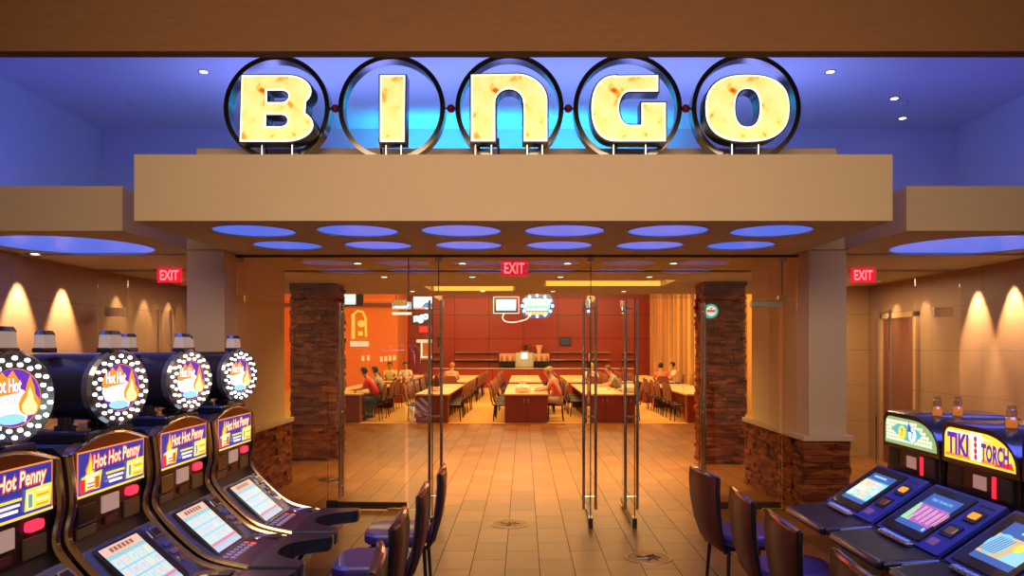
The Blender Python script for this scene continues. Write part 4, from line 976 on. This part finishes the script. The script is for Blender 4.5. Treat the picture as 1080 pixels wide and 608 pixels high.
a = Art((0, .01, .24), (1, 0, 0), (0, 0, 1), (0, -1, 0), .006); a.text('ngo', 0, 0, .66, .36, E((.3, .8, 1), 1.2), .09, .15, .2); a.text('ngo', 0, 0, .62, .32, WH, .02, .15, .2); a.build('lettering', t); hung(t, -.3, .45, .05); hung(t, .3, .45, .05)
o = MB().box(-5.2, -4.5, 36.9, 37.9, 2.15, 2.3, E((1, .75, .45), 1.0)).build('light_ledge'); tag(o, 'cream lit ledge in the dark red niche', 'ledge')
t = thing('red_notice', 'small red lit notice below the white neon script', 'sign', (-4.9, 37.78, 2.65)); MB().box(-.3, .3, 0, .2, 0, .32, E((.9, .04, .04), 1)).build('panel', t)
t = thing('wall_emblem', 'yellow arched emblem on the orange wall with a pale plaque', 'wall decoration', (-7.55, 34.9, 1.95))
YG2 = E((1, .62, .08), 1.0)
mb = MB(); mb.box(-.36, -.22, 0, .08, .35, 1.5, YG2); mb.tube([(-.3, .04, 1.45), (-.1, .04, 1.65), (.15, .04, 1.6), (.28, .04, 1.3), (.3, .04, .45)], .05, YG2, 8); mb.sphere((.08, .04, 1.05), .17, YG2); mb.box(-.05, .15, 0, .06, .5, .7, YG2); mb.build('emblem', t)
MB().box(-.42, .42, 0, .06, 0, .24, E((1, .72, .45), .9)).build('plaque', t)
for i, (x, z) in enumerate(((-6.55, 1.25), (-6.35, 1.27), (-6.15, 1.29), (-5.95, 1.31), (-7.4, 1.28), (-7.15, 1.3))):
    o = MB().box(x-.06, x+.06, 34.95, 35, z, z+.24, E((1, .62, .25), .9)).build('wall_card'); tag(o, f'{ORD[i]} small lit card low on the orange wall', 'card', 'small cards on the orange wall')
t = thing('wall_poster', 'glowing orange poster frame in the far left niche', 'poster', (-4.75, 37.9, 1.3)); MB().box(-.42, .42, 0, .08, 0, 1.0, P('poster_orange', (.8, .3, .06), .5)).build('board', t)
mb = MB()
for (a0, a1, b0, b1) in ((-.36, .36, .1, .16), (-.36, .36, .85, .9), (-.36, -.3, .1, .9), (.3, .36, .1, .9)): mb.box(a0, a1, -.03, 0, b0, b1, E((1, .9, .7), 1.3))
mb.build('lit_border', t)
# glowing round disc on the right stone column
t = thing('round_disc', 'round teal and white glowing disc on the right stone column', 'sign', (3.02, 12.2, 2.49))
MB().cyl((0, 0, 0), (0, .10, 0), .115, E((.08, .45, .40), 1), seg=28).build('disc', t); a = Art((0, -.003, 0), (1, 0, 0), (0, 0, 1), (0, -1, 0), .003); a.disc(0, 0, .085, E((.8, .95, .9), 1)); a.rect(-.07, -.02, .07, .02, E((.8, .1, .08), 1)); a.disc(0, .04, .02, ORG, 10); a.build('face', t)
# side television on left behind the stone column
t = thing('television', 'small pale television behind the left stone column', 'television', (-4.6, 20, 3.0)); MB().box(-.28, .38, 0, .06, 0, .36, BLACK).build('casing', t, bevel=.01); MB().box(-.22, .18, -.004, 0, .04, .32, E((.7, .9, .95), 1.2)).build('screen', t); hung(t, .05, .35, .03)

# ------------------------------------------------------------------ people, seated, facing local +x
def skinned(name, joints, edges, mat, parent, sub=2):
    me = bpy.data.meshes.new(name); me.from_pydata([j[0] for j in joints], edges, [])
    o = bpy.data.objects.new(name, me); COL.objects.link(o)
    m = o.modifiers.new('s', 'SKIN'); m.use_smooth_shade = True
    for v, j in zip(me.skin_vertices[0].data, joints):
        r = j[1]; v.radius = (r, r) if isinstance(r, (int, float)) else r
    me.skin_vertices[0].data[0].use_root = True
    s = o.modifiers.new('u', 'SUBSURF'); s.levels = sub; s.render_levels = sub
    dg = bpy.context.evaluated_depsgraph_get(); nm = bpy.data.meshes.new_from_object(o.evaluated_get(dg))
    bpy.data.objects.remove(o); nm.name = name; nm.materials.clear(); nm.materials.append(mat)
    nm.polygons.foreach_set('use_smooth', [True]*len(nm.polygons))
    r = bpy.data.objects.new(name, nm); COL.objects.link(r); r.parent = parent; return r
def person(x, y, rz, label, shirt, pants, hair, skin=(.55, .30, .19), lean=.12, longhair=False, shorts=False, sc=1.0):
    t = thing('person', label, 'person', (x, y, .004), rz); t.scale = (sc, sc, sc)
    SK = P('skin_%.2f' % skin[0], skin, .5); SH = P('shirt_%.2f_%.2f' % (shirt[0], shirt[2]), shirt, .75); PA = P('trousers_%.2f' % pants[0], pants, .75); HA = P('hair_%.2f' % hair[0], hair, .6)
    l = lean
    J = [((0, 0, .56), .11), ((l*.4, 0, .78), .105), ((l*.9, 0, .98), .12), ((l*1.2, 0, 1.10), .06), ((l*1.35+.01, 0, 1.17), .05), ((l*1.45+.025, 0, 1.23), (.078, .07)), ((l*1.5+.03, 0, 1.30), (.082, .074)), ((l*1.5+.025, 0, 1.36), .055)]
    Ed = [(0, 1), (1, 2), (2, 3), (3, 4), (4, 5), (5, 6), (6, 7)]
    for s in (-1, 1):
        b = len(J)
        J += [((l*.95, s*.17, 1.03), .055), ((l+.12, s*.23, .84), .042), ((l+.34, s*.13, .80), .030), ((l+.40, s*.12, .80), (.034, .02))]
        Ed += [(2, b), (b, b+1), (b+1, b+2), (b+2, b+3)]
        for f in range(4):
            q = len(J); yy = s*.12+(f-1.5)*.02; J += [((l+.45, yy, .797), .009), ((l+.485+(0.01 if f in (1, 2) else 0), yy, .785), .007)]; Ed += [(b+3, q), (q, q+1)]
        q = len(J); J += [((l+.405, s*.12-s*.045, .793), .010), ((l+.44, s*.12-s*.055, .785), .008)]; Ed += [(b+3, q), (q, q+1)]
        b = len(J)
        J += [((.05, s*.10, .53), .095), ((.42, s*.12, .53), .062), ((.41, s*.12, .30), .052), ((.37, s*.12, .09), .036), ((.50, s*.13, .04), .034)]
        Ed += [(0, b), (b, b+1), (b+1, b+2), (b+2, b+3), (b+3, b+4)]
    body = skinned('body', J, Ed, SK, t, 1)
    hx_, hz = l*1.5+.03, 1.275
    # features on the head
    MB().sphere((hx_+.082, 0, hz-.01), .014, SK, 8, 6, (1, .8, 1.3)).build('nose', body, smooth=True)
    for s in (-1, 1): MB().sphere((hx_+.0, s*.078, hz-.005), .02, SK, 8, 6, (.8, .4, 1.3)).build('ear', body, smooth=True); MB().sphere((hx_+.072, s*.028, hz+.015), .009, P('eye_dark', (.03, .02, .02), .3), 6, 5).build('eye', body)
    MB().box(hx_+.072, hx_+.078, -.02, .02, hz-.052, hz-.045, P('lips', (.4, .12, .1), .5)).build('mouth', body)
    mb = MB(); rs = []
    for i in range(1, 8):
        a = PI*i/8; R = .098; cut = .02 if i < 5 else 0
        z_ = hz+.025+R*math.cos(a)*1.05
        rs.append([(min(hx_-.012+R*math.sin(a)*math.cos(2*PI*j/16)*1.05, hx_+(.015 if i > 3 else .07)), R*.92*math.sin(a)*math.sin(2*PI*j/16), z_) for j in range(16)])
    if longhair: rs += [[(p[0]-.02, p[1]*1.5, p[2]-.07) for p in rs[-1]]]
    mb.loft(rs, HA).build('hair', t, smooth=True)
    TJ = [((-.01, 0, .58), .135), ((l*.4, 0, .78), .13), ((l*.9, 0, .98), .145), ((l*1.15, 0, 1.09), .075)]; TE = [(0, 1), (1, 2), (2, 3)]
    for s in (-1, 1):
        b = len(TJ); TJ += [((l*.95, s*.175, 1.03), .075), ((l+.085, s*.217, .89), .06)]; TE += [(2, b), (b, b+1)]
    skinned('shirt', TJ, TE, SH, t, 1)
    PJ = [((0, 0, .55), .135)]; PE = []
    for s in (-1, 1):
        b = len(PJ); PJ += [((.06, s*.105, .54), .11), ((.40, s*.12, .535), .082)]; PE += [(0, b), (b, b+1)]
        if not shorts: PJ += [((.41, s*.12, .30), .068), ((.38, s*.12, .11), .055)]; PE += [(b+1, b+2), (b+2, b+3)]
    skinned('trousers', PJ, PE, PA, t, 1)
    for s in (-1, 1): MB().loft([[(.44+a, s*.125+b, z) for a, b in rrect(.27*q, .10*q, .04*q, 3)] for z, q in ((0, 1), (.03, 1), (.075, .7))], P('shoe_dark', (.05, .04, .04), .5)).build('shoe', t, smooth=True)
    return t
DKH = (.02, .012, .008); GRY = (.45, .40, .35); BR = (.14, .06, .03)
person(*SEATS[0], 'seated person in a pink shirt at the centre front table', (.90, .22, .24), (.72, .45, .36), (.50, .22, .10), lean=.20, shorts=True, sc=.99)
person(*SEATS[1], 'grey-haired seated person just behind the one in the pink shirt', (.35, .30, .28), (.12, .1, .1), (.30, .26, .22), lean=.16)
person(*SEATS[2], 'seated person in a bright red shirt at the far-left front table', (.75, .02, .035), (.08, .10, .09), DKH, lean=.22)
person(*SEATS[3], 'seated person in a grey shirt beside the one in red', (.42, .38, .36), (.1, .1, .1), DKH, lean=.16)
person(*SEATS[4], 'person in a pale yellow shirt at the far-left rear table', (.85, .72, .40), (.1, .1, .12), DKH, lean=.05)
person(*SEATS[5], 'person in a white shirt beside the one in pale yellow', (.88, .84, .76), (.1, .1, .12), DKH, lean=.08)
person(*SEATS[6], 'person in a peach top leaning at the left of centre rear table', (.80, .42, .28), (.3, .2, .15), (.5, .3, .15), lean=.22)
person(*SEATS[7], 'seated person in a white shirt left of the right of centre table', (.9, .86, .76), (.1, .1, .1), (.65, .42, .15), lean=.1)
person(*SEATS[8], 'seated person in a grey-green shirt reaching over the right of centre table', (.30, .31, .26), (.1, .1, .1), BR, lean=.26)
person(*SEATS[9], 'person in a white top behind the open right glass door', (.88, .62, .55), (.08, .08, .1), (.35, .2, .1), lean=.05)
person(*SEATS[10], 'person in a coral shirt with dark hair at the far-right rear table', (.80, .22, .16), (.1, .1, .1), DKH, lean=.1)
person(*SEATS[11], 'person in a white top with curly dark hair at the far-right front table', (.88, .70, .62), (.1, .1, .1), DKH, lean=.12, longhair=True)
